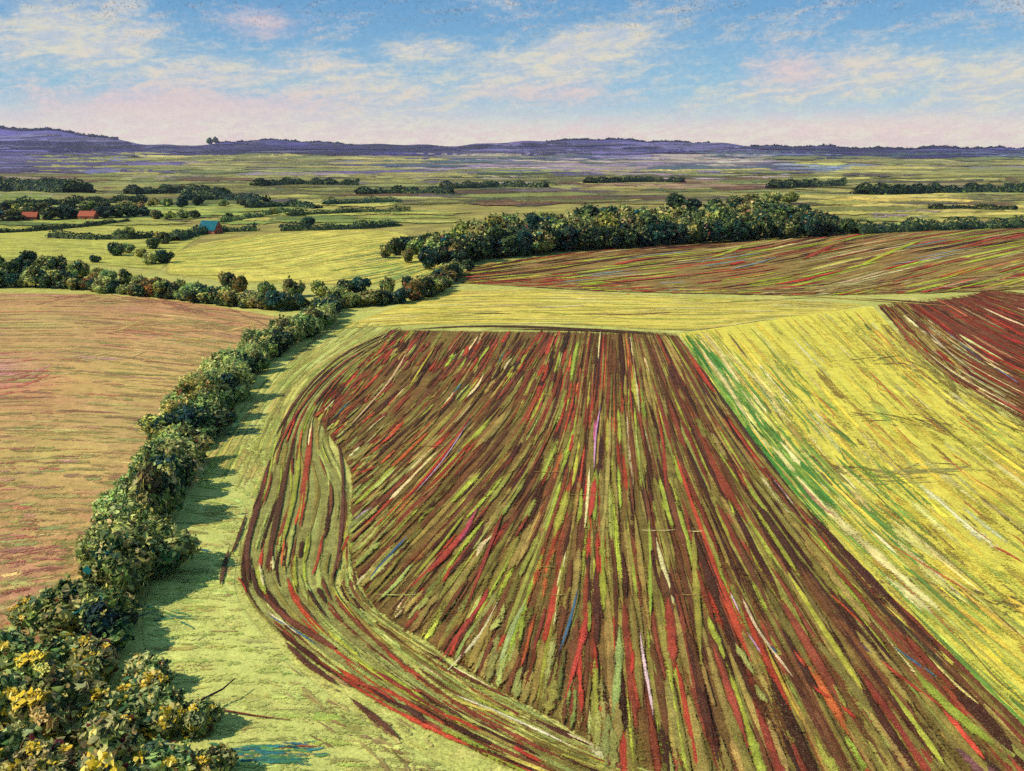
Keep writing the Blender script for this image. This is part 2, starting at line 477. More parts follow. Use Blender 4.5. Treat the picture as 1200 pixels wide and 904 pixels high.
# the swathes that stand out
for pts, w, c in [
    ([(560, 478), (500, 560), (418, 640)], .55, (196, 52, 44)), ([(553, 490), (520, 540), (486, 580)], .22, (216, 170, 196)),
    ([(548, 500), (480, 580), (416, 652)], .3, LIME), ([(560, 596), (540, 632), (500, 672)], .6, (196, 72, 104)),
    ([(558, 606), (520, 655), (470, 700)], .7, (184, 58, 50)), ([(704, 476), (698, 512), (696, 555)], .32, (214, 150, 186)),
    ([(698, 556), (694, 590), (690, 612)], .75, (190, 58, 48)), ([(716, 460), (712, 560), (704, 660)], .6, (186, 168, 84)),
    ([(768, 470), (778, 530), (780, 580)], .5, (168, 48, 42)), ([(480, 628), (455, 655), (425, 690)], .4, (32, 96, 126)),
    ([(480, 408), (455, 450), (400, 512)], .5, (226, 184, 130)), ([(512, 404), (495, 430), (478, 458)], .5, (206, 186, 66)),
    ([(440, 548), (428, 554), (415, 558)], .8, (190, 58, 46)), ([(590, 600), (575, 640), (545, 720)], .5, (150, 48, 44)),
    ([(585, 705), (560, 750), (522, 792)], .42, (232, 218, 160)), ([(573, 690), (560, 716), (510, 785)], .6, (180, 56, 50)),
    ([(548, 600), (515, 644), (476, 690)], .4, LIME), ([(446, 662), (430, 676), (416, 690)], .6, (222, 204, 138)),
    ([(690, 710), (680, 760), (660, 830)], .55, (196, 58, 52)), ([(678, 690), (668, 730), (655, 768)], .28, (30, 100, 130)),
    ([(742, 765), (741, 780), (740, 794)], .4, (200, 50, 40)), ([(760, 600), (762, 650), (762, 740)], .5, (160, 184, 60)),
    ([(782, 690), (786, 740), (790, 790)], .9, (172, 56, 46)), ([(726, 735), (724, 790), (718, 850)], .7, (160, 182, 96)),
    ([(620, 700), (600, 740), (580, 800)], .5, (170, 188, 110)), ([(640, 620), (610, 700), (590, 750)], .5, (166, 168, 70)),
    ([(812, 620), (815, 680), (822, 790)], .7, (158, 150, 56)), ([(835, 760), (850, 800), (880, 890)], .6, (166, 62, 50)),
    ([(868, 700), (890, 744), (936, 806)], .35, (226, 196, 150)), ([(893, 750), (915, 800), (940, 850)], .3, (206, 170, 60)),
    ([(970, 697), (990, 715), (1014, 738)], .32, (190, 72, 40)), ([(1046, 761), (1070, 778), (1100, 799)], .34, (30, 104, 128)),
    ([(900, 758), (905, 764), (910, 770)], .45, (30, 104, 128)), ([(875, 744), (884, 757), (892, 770)], .2, (214, 160, 190)),
    ([(855, 696), (861, 709), (867, 722)], .18, (220, 190, 196)), ([(950, 805), (962, 815), (974, 822)], .4, (200, 54, 38)),
    ([(985, 830), (994, 838), (1004, 846)], .4, (200, 54, 38)), ([(930, 766), (937, 775), (944, 786)], .4, (190, 60, 42)),
    ([(1010, 760), (1060, 800), (1112, 838)], .4, (184, 58, 44)), ([(1005, 755), (1020, 768), (1040, 784)], .3, (66, 48, 86)),
    ([(860, 755), (875, 780), (884, 795)], .6, PALEGR), ([(884, 805), (893, 820), (900, 828)], .6, PALEGR),
    ([(1085, 770), (1120, 806), (1150, 832)], .3, (234, 212, 120)), ([(1070, 790), (1120, 840), (1170, 880)], 1.2, (150, 166, 52)),
    ([(945, 740), (985, 790), (1030, 850)], 1.0, (126, 116, 52)), ([(1120, 880), (1150, 905), (1180, 930)], 1.4, (128, 78, 84)),
]:
    one(f, pts, w, c, .25 + rng.uniform(0, .03), rng.uniform(.8, 1), n=9)
# cross marks where the implements turned
for (x0, y0, ln, c) in [(690, 582, 60, OCHRE), (640, 555, 40, OCHRE), (505, 524, 60, (150, 124, 72)), (770, 624, 50, CREAM),
                        (815, 625, 22, CREAM), (640, 667, 24, OCHRE), (655, 700, 20, OCHRE), (470, 700, 70, PALEGR), (810, 700, 26, OCHRE)]:
    one(f, [(x0 - ln / 2, y0), (x0, y0 + 1), (x0 + ln / 2, y0)], .28, c, .31, .7)
f.build('ploughed_field', M_NEAR)

# headland furrows that turn round its left side
HEAD = [[(468, 383), (404, 414), (350, 464), (320, 522), (302, 585), (276, 650), (284, 698), (328, 748), (400, 800), (480, 846), (570, 888), (690, 940)],
        [(480, 392), (428, 434), (392, 478), (386, 520), (412, 570), (412, 620), (398, 668), (404, 704), (460, 762), (542, 824), (632, 874), (746, 925)]]
HEAD = [HEAD[0], list(np.mean(HEAD, 0)), HEAD[1]]
f = Field()
f.sheet(HEAD, 30, 120, pal((128, 122, 60), (110, 96, 50), (158, 162, 84), (172, 178, 96), (112, 88, 50), OLIVE, (166, 168, 88)), .05, 8, 4)
for k in range(7):
    for t0 in np.linspace(0, .88, 11):
        s0 = (k + .5 + rng.normal(0, .12)) / 7
        T = np.linspace(t0, min(1, t0 + rng.uniform(.09, .17)), 12)
        px = cubic(HEAD, np.full(12, s0) + .012 * np.sin(T * 30 + k), T)[None]
        low = t0 > .52
        c = pick(SOIL[:7] + [SOIL[8]], 1, [5, 3, 3, 2, 3, 1, 3.5, 2 if not low else 9])
        f.strokes(px, np.array([rng.uniform(.4, .85)]), c, np.array([.09]), np.array([rng.uniform(.03, .09)]), np.array([rng.uniform(.4, .8)]))
f.along(HEAD, 150, SOIL, [5, 3, 3, 1.6, 4, 2, 4, 1, 6, .3, 0, .1, .5], (.25, .7), (.03, .09), .16, crest=.08, dens=(.35, .85), wob=.006)
GAP = [[(408, 600), (402, 668), (406, 704), (460, 760), (542, 824), (632, 874), (746, 925)], [(412, 600), (414, 668), (432, 712), (494, 757), (586, 814), (688, 872), (790, 915)]]
f.along(GAP, 240, pal(PALEGR, (160, 166, 80), OLIVE, OCHRE, BROWN, MAROON, REDBR, CREAM, LIME), [6, 5, 5, 2, 2, 1.4, 1, 1, 2], (.3, .9), (.05, .16), .12, crest=.06, dens=(.3, .75), slant=1.2)
for pts, w, c in [
    ([(470, 384), (400, 418), (350, 468), (318, 520)], .7, (74, 34, 30)), ([(460, 394), (395, 432), (345, 490), (322, 540)], .5, (150, 52, 40)),
    ([(320, 525), (306, 580), (290, 640), (292, 690)], .7, (84, 40, 38)), ([(366, 500), (358, 560), (352, 620)], .9, (168, 60, 40)),
    ([(345, 510), (330, 580), (318, 640), (310, 680)], .8, (70, 36, 30)), ([(352, 520), (345, 580), (328, 650)], .6, LIME),
    ([(300, 690), (330, 722), (380, 755), (400, 765)], .8, (120, 56, 44)), ([(292, 655), (300, 690), (312, 706), (340, 728)], .5, (60, 32, 30)),
    ([(312, 722), (340, 738), (378, 762)], .22, (40, 104, 140)), ([(308, 715), (335, 735), (352, 748)], .3, (222, 206, 150)),
    ([(332, 752), (360, 780), (400, 808)], .7, (82, 38, 32)), ([(400, 800), (440, 810), (478, 838)], .5, (170, 56, 46)),
    ([(404, 816), (440, 845), (470, 870)], .65, (84, 42, 36)), ([(436, 786), (470, 808), (500, 815)], .5, (160, 54, 44)),
    ([(460, 824), (485, 838), (502, 852)], .6, (66, 32, 34)), ([(508, 836), (545, 850), (578, 868)], .5, (196, 60, 40)),
    ([(520, 812), (600, 845), (680, 882)], .32, (236, 226, 180)), ([(525, 820), (560, 832), (600, 842)], .4, (214, 194, 84)),
    ([(592, 872), (615, 886), (638, 898)], .42, (190, 48, 42)), ([(500, 822), (560, 850), (602, 870)], .6, (74, 44, 34)),
    ([(590, 888), (620, 900), (660, 915)], .5, (216, 194, 84)), ([(690, 880), (706, 888), (724, 896)], .8, (222, 212, 150)),
    ([(270, 640), (262, 670), (258, 690)], .5, (74, 50, 40)), ([(290, 600), (280, 630), (270, 655)], .4, (70, 40, 34)),
    ([(392, 500), (402, 560), (398, 640), (385, 700)], .5, (92, 50, 44)), ([(380, 620), (372, 660), (364, 680)], .35, (180, 60, 44)),
]:
    one(f, pts, w, c, .2 + rng.uniform(0, .03), rng.uniform(.75, 1), n=12)
f.build('headland_furrows', M_NEAR)

# ------------------------------------------------------------------ yellow stubble field on the right
YEL = [[(796, 391), (941, 590), (1250, 905)], [(832, 386), (1010, 588), (1330, 850)], [(890, 377), (1085, 556), (1390, 770)],
       [(960, 367), (1125, 502), (1390, 668)], [(1022, 359), (1108, 444), (1290, 556)]]
YC = pal((236, 208, 78), (222, 204, 80), (186, 188, 84), (232, 216, 128), (196, 180, 78), (168, 172, 74), (210, 170, 74), (150, 128, 62), (112, 148, 62), (196, 120, 66), (238, 228, 168))
f = Field()
f.sheet(YEL, 120, 70, pal((238, 214, 78), (232, 210, 76), (214, 204, 80), (240, 218, 92), (198, 188, 76), (184, 190, 78)), .055, 12)
f.along(YEL, 620, YC, [7, 6, 4, 4, 4, 3, 3, 1.2, .6, .5, 1], (.6, 2.1), (.05, .2), .08, crest=.015, dens=(.15, .5), slant=-.12, wob=.001)
f.along(YEL, 170, YC, [2, 3, 5, 1, 3, 6, 1, 1, 8, .2, 1], (.3, .9), (.05, .2), .11, crest=.06, dens=(.3, .8), srange=(0, .26))
f.along(YEL, 130, pal((80, 140, 56), (72, 130, 54), (112, 158, 62), (142, 174, 70)), None, (1.0, 2.4), (.06, .16), .13, crest=.02, dens=(.25, .55), srange=(.0, .15), trange=(.05, .5))
f.along(YEL, 70, pal((124, 154, 64), (108, 142, 60)), None, (.3, .8), (.04, .12), .13, dens=(.3, .7), srange=(.1, .45), trange=(.1, .6))
f.along(YEL, 60, pal((238, 222, 140), (234, 216, 116)), None, (.6, 1.4), (.05, .15), .13, dens=(.3, .65), srange=(.04, .3), trange=(.0, .7))
f.along(YEL, 40, pal((192, 104, 58), (176, 84, 50)), None, (.14, .3), (.04, .12), .15, dens=(.5, .9), srange=(.3, 1), trange=(.1, 1))
f.along(YEL, 60, pal((132, 112, 60), (150, 128, 66)), None, (.3, .8), (.03, .09), .14, dens=(.25, .6), slant=-.2, srange=(.2, .95), wob=.001)
for pts, w, c, d in [
    
    
    ([(934, 562), (960, 592), (985, 612)], .7, (200, 150, 112), .7),
    ([(965, 588), (1000, 628), (1050, 668)], 1.6, (238, 222, 140), .5), ([(1010, 428), (1040, 458), (1070, 488)], .4, (200, 116, 62), .9),
    ([(1030, 632), (1090, 668), (1150, 704)], .35, (196, 110, 58), .9),
    ([(1160, 640), (1180, 650), (1200, 662)], .4, (190, 84, 50), .9), ([(812, 398), (850, 450), (880, 500)], 1.3, (236, 220, 140), .5),
    ([(1030, 705), (1090, 760), (1150, 800)], .9, (224, 206, 80), .9), ([(830, 402), (880, 440), (930, 500)], 1.5, (236, 220, 130), .45),
]:
    one(f, pts, w, c, .17 + rng.uniform(0, .02), d)
YEL2 = [[(1244, 900), (1400, 1060), (1560, 1200)], [(1325, 845), (1540, 960), (1760, 1080)], [(1384, 766), (1640, 850), (1900, 940)], [(1384, 665), (1640, 740), (1900, 810)], [(1284, 553), (1560, 640), (1860, 740)]]
f.sheet(YEL2, 60, 40, pal((238, 214, 78), (232, 210, 76), (214, 204, 80), (198, 188, 76), (184, 190, 78)), .049, 8)
f.along(YEL2, 240, YC, [7, 6, 4, 4, 4, 3, 3, 1.2, .6, .5, 1], (.6, 2.1), (.1, .4), .08, crest=.015, dens=(.15, .5), wob=.001)
WORN = pal((124, 104, 58), (142, 122, 64), (158, 140, 70), (110, 92, 54))
smudge(f, [(885, 538), (930, 538), (980, 550), (1030, 558)], 46, (8, 4), (20, 60), (.6, 1.6), WORN, .12, (.18, .45))
smudge(f, [(950, 556), (1040, 558), (1130, 552)], 40, (10, 5), (20, 70), (.5, 1.2), pal((150, 146, 76), (140, 128, 66), (168, 160, 84)))
smudge(f, [(990, 424), (1040, 420), (1080, 434)], 22, (8, 3), (14, 40), (.6, 1.4), WORN, .12, (.18, .45))
smudge(f, [(1000, 486), (1060, 490), (1130, 508)], 30, (8, 4), (16, 50), (.6, 1.4), WORN, .12, (.18, .45))
smudge(f, [(1040, 672), (1110, 690), (1200, 716)], 30, (10, 6), (20, 60), (.6, 1.4), WORN, .12, (.18, .45))
smudge(f, [(1060, 400), (1120, 450), (1180, 500)], 40, (16, 6), (14, 40), (.4, 1.0), pal((170, 150, 72), (150, 130, 66), (190, 180, 84)))
f.build('stubble_field', M_GRASS)

# ------------------------------------------------------------------ dark red plough at the right edge
DRK = [[(1028, 357), (1112, 442), (1300, 548)], [(1052, 353), (1150, 424), (1322, 508)], [(1092, 349), (1200, 408), (1335, 462)],
       [(1132, 345), (1222, 378), (1335, 414)], [(1152, 338), (1232, 348), (1335, 366)]]
f = Field()
f.sheet(DRK, 80, 60, pal((98, 36, 28), (120, 44, 32), (78, 34, 28), (134, 56, 38), (118, 70, 44), (130, 100, 54)), .07, 12, 8)
f.along(DRK, 420, pal(MAROON, (110, 36, 28), (152, 44, 34), BROWN, (172, 54, 38), CREAM, TEAL, OLIVE, (196, 120, 80), LIME), [5, 8, 7, 4, 4, .6, .15, 2.6, .8, .8], (.5, 1.5), (.08, .3), .1, crest=.08, dens=(.35, .85), wob=.001)
smudge(f, [(1060, 380), (1130, 452), (1210, 505), (1290, 545)], 90, (18, 8), (20, 60), (.5, 1.3), pal(OCHRE, OLIVE, (196, 180, 80), (180, 160, 76), (150, 110, 66)), .17)
f.along(DRK, 110, pal(OLIVE, OCHRE, CREAM, (120, 104, 50), BROWN), None, (.5, 1.2), (.08, .3), .17, crest=.08, dens=(.3, .75), srange=(0, .3), wob=.001)
for pts, w, c, d in [
    ([(1118, 392), (1152, 420), (1192, 450)], .5, (226, 180, 120), .9), ([(1104, 384), (1130, 407), (1156, 428)], .35, (40, 86, 120), .8),
    ([(1082, 384), (1112, 414), (1148, 442)], .6, (214, 190, 150), .7), ([(1160, 428), (1178, 440), (1196, 452)], .3, (60, 120, 170), .9),
    ([(1040, 368), (1062, 394), (1084, 418)], .5, (178, 62, 46), .9), ([(1110, 374), (1130, 372), (1152, 376)], 2.0, (150, 36, 32), .9),
    ([(1165, 466), (1190, 480), (1230, 500)], 1.2, (190, 88, 64), .8)]:
    one(f, pts, w, c, .22, d)
DRK2 = [[(1296, 546), (1560, 650), (1860, 760)], [(1318, 506), (1580, 590), (1860, 680)], [(1330, 460), (1600, 520), (1860, 580)], [(1330, 412), (1600, 448), (1860, 482)], [(1330, 364), (1600, 378), (1860, 392)]]
f.sheet(DRK2, 40, 40, pal((98, 36, 28), (120, 44, 32), (78, 34, 28), (134, 56, 38), (118, 70, 44)), .063, 8)
f.along(DRK2, 160, pal(MAROON, (110, 36, 28), (152, 44, 34), BROWN, OLIVE), [5, 6, 4, 4, 3], (.5, 1.5), (.1, .4), .1, crest=.08, dens=(.35, .85), wob=.001)
f.build('red_ploughland', M_NEAR)

# ------------------------------------------------------------------ far strip of red and green furrows under the wood
FARR = [[(548, 313), (700, 294), (860, 284), (1020, 272), (1270, 263)], [(536, 323), (700, 307), (870, 298), (1050, 286), (1270, 276)],
        [(528, 331), (700, 323), (880, 316), (1060, 304), (1270, 294)], [(600, 336), (740, 337), (900, 336), (1080, 326), (1270, 314)],
        [(700, 342), (820, 345), (960, 347), (1100, 344), (1270, 338)]]
FC = pal((112, 70, 44), (84, 44, 34), (176, 62, 46), (146, 122, 62), (168, 148, 82), (166, 176, 50), (196, 176, 118), (120, 140, 140), (164, 108, 62), (140, 128, 58))
f = Field()
f.sheet(FARR, 80, 90, pal((150, 116, 62), (122, 84, 52), (164, 136, 74), (140, 118, 58), (110, 66, 44), (156, 146, 66)), .1, 6, 3)
sl = lambda t: -(.6 + 2.0 * np.clip(t - .35, 0, 1))
f.along(FARR, 520, FC, [4, 4, 4, 5, 5, 4, 3, .7, 4, 4], (1.0, 3.2), (.05, .15), .16, slant=sl, crest=.12, dens=(.4, .9))
f.along(FARR, 60, pal((166, 178, 44), (178, 186, 60)), None, (1.2, 2.6), (.06, .12), .26, slant=sl, crest=.2, dens=(.6, 1))
f.along(FARR, 60, pal((176, 52, 40), (150, 48, 36)), None, (1.0, 2.0), (.06, .13), .26, slant=sl, crest=.2, dens=(.6, 1))
f.along(FARR, 45, pal((74, 38, 32)), None, (1.2, 2.4), (.06, .13), .26, slant=sl, crest=.2, dens=(.6, 1), srange=(0, .4))
f.along(FARR, 40, pal((158, 136, 78), (150, 124, 70)), None, (1.2, 2.6), (.1, .16), .27, slant=-.2, dens=(.5, .9), srange=(.75, 1))
for pts, w, c in [
    ([(560, 330), (640, 318), (720, 304), (800, 294)], 2.4, (92, 52, 40)), ([(530, 328), (580, 324), (640, 318)], 2.2, (110, 76, 56)),
    ([(630, 330), (650, 327), (690, 321)], 1.6, (190, 66, 54)), ([(715, 313), (740, 307), (772, 302)], 3.2, (196, 70, 52)),
    ([(705, 334), (780, 326), (860, 318)], 1.8, (190, 66, 58)), ([(855, 312), (864, 309), (872, 307)], 3.0, (190, 44, 36)),
    ([(730, 292), (790, 290), (860, 287)], 2.4, (82, 36, 30)), ([(830, 304), (855, 296), (872, 288)], 2.6, (174, 184, 60)),
    ([(1000, 316), (1045, 296), (1088, 279)], 3.0, (182, 190, 52)), ([(940, 306), (960, 296), (980, 286)], 3.0, (164, 54, 40)),
    ([(1035, 312), (1080, 306), (1125, 298)], 1.6, (160, 162, 168)), ([(1130, 290), (1155, 283), (1180, 276)], 3.0, (180, 62, 44)),
    ([(1055, 318), (1110, 309), (1160, 298)], 1.2, (176, 84, 56)), ([(1090, 340), (1130, 338), (1165, 336)], 2.4, (136, 36, 30)),
    ([(812, 333), (832, 331), (850, 329)], 1.8, (180, 66, 54)), ([(850, 318), (885, 310), (912, 302)], 1.8, (128, 146, 146))]:
    one(f, pts, w, c, .34 + rng.uniform(0, .04), rng.uniform(.8, 1), crest=.1)
FAR2 = [[(1266, 263), (1500, 262), (1800, 262)], [(1266, 276), (1500, 277), (1800, 278)], [(1266, 294), (1500, 297), (1800, 300)], [(1266, 314), (1500, 320), (1800, 326)], [(1266, 338), (1500, 344), (1800, 350)]]
f.sheet(FAR2, 40, 40, pal((150, 116, 62), (122, 84, 52), (164, 136, 74), (140, 118, 58), (110, 66, 44)), .09, 6)
f.along(FAR2, 150, FC, [4, 4, 4, 5, 5, 4, 3, .7, 4, 4], (1.0, 3.2), (.08, .25), .16, slant=-.8, crest=.12, dens=(.4, .9))
f.build('far_ploughland', M_MID)

# ------------------------------------------------------------------ yellow meadow between the two ploughed fields
MEAD = [[(522, 340), (650, 340), (780, 347), (900, 351), (1022, 357)], [(462, 360), (600, 358), (760, 362), (880, 364), (965, 367)],
        [(392, 386), (520, 381), (660, 381), (800, 388), (880, 378)]]
f = Field()
f.sheet(MEAD, 24, 70, pal((222, 198, 86), (214, 194, 82), (230, 206, 100), (196, 184, 78)), .05, 4, 2)
f.along(MEAD, 330, pal((220, 200, 96), (206, 194, 90), (180, 184, 74), (228, 214, 136), (166, 156, 78), (192, 172, 96)), [5, 5, 4, 3, 1.5, 2], (.5, 1.8), (.06, .2), .09, crest=.06, dens=(.3, .8), slant=-.3)
for pts, w, c, d in [([(545, 369), (580, 368), (605, 369)], 1.4, (120, 108, 54), .7), ([(680, 368), (740, 369), (800, 366)], 1.6, (120, 88, 54), .8),
                     ([(600, 366), (640, 367), (680, 370)], 1.4, (176, 188, 70), .7), ([(620, 361), (660, 360), (690, 358)], 1.8, (232, 216, 150), .8),
                     ([(840, 345), (920, 346), (1010, 352), (1150, 362)], 1.6, (206, 178, 92), .8), ([(1000, 350), (1070, 354), (1160, 362)], 1.8, (96, 62, 46), .8),
                     ([(800, 358), (900, 352), (980, 348)], 1.2, (150, 156, 80), .7), ([(733, 345), (735, 345), (738, 346)], 1.0, (190, 50, 36), 1)]:
    one(f, pts, w, c, .17, d)
f.build('meadow', M_GRASS)

# ------------------------------------------------------------------ tan and rose stubble on the left
TAN = [[(-110, 344), (60, 344), (165, 349), (250, 359), (338, 374)], [(-110, 400), (60, 400), (140, 408), (220, 420), (282, 432)],
       [(-110, 500), (0, 500), (70, 506), (140, 514), (200, 524)], [(-110, 620), (-20, 620), (30, 622), (85, 626), (135, 632)],
       [(-110, 780), (-60, 775), (-20, 768), (30, 758), (80, 750)]]
f = Field()
f.sheet(TAN, 110, 60, pal((194, 160, 92), (200, 154, 98), (178, 160, 88), (204, 142, 104), (176, 152, 86), (196, 138, 102)), .055, 14, 0, [(5, 445, 80, 16, (206, 108, 90), .65), (-10, 436, 46, 14, (212, 150, 160), .6), (20, 690, 80, 40, (190, 120, 106), .5), (140, 390, 140, 14, (206, 150, 104), .5), (200, 365, 120, 8, (190, 120, 96), .5), (150, 440, 110, 22, (206, 178, 98), .6), (60, 540, 80, 30, (204, 184, 100), .6), (40, 380, 90, 16, (190, 172, 98), .5), (150, 500, 40, 40, (186, 168, 100), .4)])
f.along(TAN, 900, pal((172, 152, 92), (158, 150, 82), (190, 160, 98), (178, 132, 98), (168, 118, 92), (172, 152, 92), (212, 186, 112), (180, 136, 102), (176, 170, 98)),
        [6, 5, 4, 3, 1.6, 4, 1, 1.4, 3], (.8, 2.6), (.06, .28), .07, crest=.02, dens=(.2, .55), slant=-.05, wob=.001)
f.along(TAN, 110, pal((198, 120, 94), (206, 136, 108), (188, 116, 94), (208, 154, 128)), None, (.9, 2.8), (.06, .24), .1, crest=.02, dens=(.2, .45), slant=-.05, trange=(0, .6), wob=.001)
smudge(f, [(-40, 450), (20, 444), (70, 436)], 26, (14, 9), (24, 60), (1.2, 2.6), pal((200, 106, 92), (206, 122, 106), (196, 100, 88), (208, 144, 132)), .1, (.2, .42))
smudge(f, [(-30, 660), (20, 655), (70, 650)], 22, (14, 12), (24, 60), (.6, 1.2), pal((176, 108, 92), (190, 120, 104)), .12, (.25, .5))
smudge(f, [(60, 352), (120, 350), (180, 353), (300, 376)], 36, (12, 3), (30, 70), (1.0, 2.0), pal((166, 108, 88), (180, 124, 92)), .12, (.25, .5))
smudge(f, [(130, 384), (190, 378), (300, 384)], 30, (14, 5), (30, 80), (1.0, 2.2), pal((192, 142, 94), (206, 170, 100)), .12, (.25, .5))
smudge(f, [(80, 428), (110, 421), (140, 414)], 7, (14, 2), (20, 40), (.5, .8), pal((226, 204, 130)), .13, (.4, .7))
smudge(f, [(222, 398), (236, 397), (252, 396)], 5, (8, 1), (16, 28), (.6, 1.0), pal((222, 190, 90)), .13, (.5, .8))
TAN2 = [[(-640, 338), (-380, 340), (-106, 344)], [(-640, 400), (-380, 400), (-106, 400)], [(-640, 505), (-380, 502), (-106, 500)], [(-640, 640), (-380, 632), (-106, 620)], [(-640, 820), (-380, 800), (-106, 779)]]
f.sheet(TAN2, 60, 40, pal((194, 160, 92), (200, 154, 98), (178, 160, 88), (204, 142, 104), (196, 138, 102)), .049, 10)
f.along(TAN2, 200, pal((184, 158, 96), (204, 160, 106), (190, 140, 104), (176, 160, 92)), None, (.8, 2.6), (.1, .35), .07, crest=.02, dens=(.2, .55), wob=.001)
f.build('stubble_field', M_GRASS)

# ------------------------------------------------------------------ bright green field beyond the middle hedge
GRN = [[(232, 286), (300, 275), (380, 269), (440, 269), (472, 273)], [(198, 300), (290, 298), (370, 295), (450, 291), (512, 294)],
       [(192, 322), (280, 331), (370, 335), (450, 334), (518, 320)]]
f = Field()
f.sheet(GRN, 24, 50, pal((214, 198, 90), (206, 194, 86), (194, 188, 84), (222, 200, 94)), .08, 4, 2)
f.along(GRN, 260, pal((212, 196, 92), (196, 192, 90), (176, 184, 84), (222, 204, 110), (160, 174, 82), (206, 182, 84)), [5, 5, 5, 3, 3, 2], (.9, 2.8), (.08, .3), .12, dens=(.3, .8), slant=-.55)
f.along(GRN, 50, pal((160, 176, 92), (150, 168, 86)), None, (1.5, 3), (.08, .2), .2, dens=(.3, .7), slant=-.4, srange=(.55, 1), trange=(.6, 1))
f.build('hay_field', M_MID)

LGR = [[(-90, 262), (60, 259), (165, 263), (262, 266)], [(-90, 282), (40, 280), (130, 284), (225, 286)], [(-90, 306), (40, 306), (120, 312), (188, 318)]]
f = Field()
f.sheet(LGR, 20, 50, pal((184, 180, 80), (172, 172, 76), (192, 184, 86)), .08, 4, 2)
f.along(LGR, 200, pal((176, 182, 84), (160, 170, 78), (188, 180, 90), (130, 146, 66), (196, 186, 104)), [5, 5, 3, 2, 2], (.9, 3), (.08, .3), .12, dens=(.3, .8), slant=-.12)
f.build('pasture', M_MID)

# ------------------------------------------------------------------ grass between hedge and plough
GR = [[(398, 376), (318, 440), (240, 540), (190, 640), (165, 740), (200, 860), (230, 960)],
      [(440, 378), (345, 446), (296, 540), (262, 640), (255, 730), (330, 840), (470, 960)],
      [(470, 380), (360, 456), (318, 560), (280, 650), (292, 722), (420, 838), (640, 960)]]
f = Field()
f.sheet(GR, 30, 90, pal((194, 198, 106), (200, 202, 112), (188, 194, 100), (204, 198, 108)), .03, ragged=2)
f.along(GR, 420, pal((198, 200, 108), (202, 202, 112), (184, 192, 98), (210, 196, 108), (188, 174, 98), (168, 182, 88), (176, 150, 90), (180, 196, 88)), [6, 6, 5, 2, 3, 3, 1.2, 2],
        (.5, 1.5), (.1, .45), .06, crest=.01, dens=(.15, .45), across=True, slant=.03, trange=(.3, 1), wob=.0005)
f.along(GR, 260, pal((188, 182, 92), (178, 180, 88), (206, 190, 98), (166, 170, 80), (176, 158, 86)), None, (.6, 1.6), (.03, .09), .06, crest=.03, dens=(.2, .55), trange=(0, .36), wob=.002)
SHADE_TEAL = pal((52, 116, 100), (66, 128, 92), (92, 142, 80), (44, 104, 104))  # teal shade of bushes and hedge, painted onto the grass
smudge(f, [(248, 508), (275, 504), (300, 504)], 16, (8, 4), (14, 34), (.5, 1.0), SHADE_TEAL, .1)
smudge(f, [(180, 640), (210, 642), (238, 646)], 12, (8, 4), (16, 36), (.35, .7), SHADE_TEAL, .1)
smudge(f, [(165, 722), (190, 720), (215, 724)], 14, (10, 6), (16, 40), (.35, .7), SHADE_TEAL, .1)
smudge(f, [(275, 884), (320, 886), (368, 886)], 60, (10, 7), (14, 40), (.3, .6), SHADE_TEAL, .1, (.3, .65))
smudge(f, [(200, 627), (262, 626)], 4, (10, 1), (20, 40), (.2, .3), pal((170, 90, 60)), .1)
smudge(f, [(330, 877), (372, 876)], 4, (6, 1), (20, 36), (.2, .3), pal((170, 90, 64)), .1)
smudge(f, [(230, 606), (275, 606)], 14, (10, 5), (16, 36), (.4, .8), pal((208, 188, 96), (200, 184, 100)), .1)
smudge(f, [(330, 800), (420, 850), (500, 900)], 50, (24, 12), (14, 40), (.3, .7), pal((160, 140, 84), (150, 120, 78), (196, 186, 104)), .1)
f.build('grass_strip', M_GRASS)

# ------------------------------------------------------------------ distant plain and hills: strips of far fields
f = Field()


def far(n, x, y, ln, th, palette, weights=None, dens=(.5, 1), tilt=.0):
    cx = rng.uniform(x[0], x[1], n); cy = rng.uniform(y[0], y[1], n); L = rng.uniform(ln[0], ln[1], n)
    k = np.linspace(-.5, .5, 13)[None]
    px = np.stack([cx[:, None] + k * L[:, None], cy[:, None] + k * L[:, None] * (tilt + rng.normal(0, .008, (n, 1))) + rng.normal(0, .5, (n, 1)) * np.sin(k * 7)], -1)
    x_, y_ = at(cx, np.minimum(cy, 261)); r = np.hypot(x_, y_)
    f.strokes(px, None, pick(palette, n, weights, .12), .3 + r * .00025 * (1 + rng.uniform(0, 1.5, n)), 0.0, rng.uniform(dens[0], dens[1], n), screen=rng.uniform(th[0], th[1], n))


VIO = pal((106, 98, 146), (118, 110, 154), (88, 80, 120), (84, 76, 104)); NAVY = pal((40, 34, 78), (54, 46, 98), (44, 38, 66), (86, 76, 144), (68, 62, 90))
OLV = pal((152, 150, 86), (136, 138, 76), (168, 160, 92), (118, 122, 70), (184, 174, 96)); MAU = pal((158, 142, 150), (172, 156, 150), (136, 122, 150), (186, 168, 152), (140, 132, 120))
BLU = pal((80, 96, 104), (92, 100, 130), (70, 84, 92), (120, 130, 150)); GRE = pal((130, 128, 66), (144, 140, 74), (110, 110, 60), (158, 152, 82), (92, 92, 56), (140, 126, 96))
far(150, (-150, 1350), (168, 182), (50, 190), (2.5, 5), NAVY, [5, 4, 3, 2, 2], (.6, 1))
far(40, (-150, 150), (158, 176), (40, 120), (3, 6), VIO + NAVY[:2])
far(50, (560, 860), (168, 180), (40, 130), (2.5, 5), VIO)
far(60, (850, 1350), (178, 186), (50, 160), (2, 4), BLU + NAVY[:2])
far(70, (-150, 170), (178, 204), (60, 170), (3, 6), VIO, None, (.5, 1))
far(70, (40, 520), (181, 200), (50, 170), (2.5, 5), OLV)
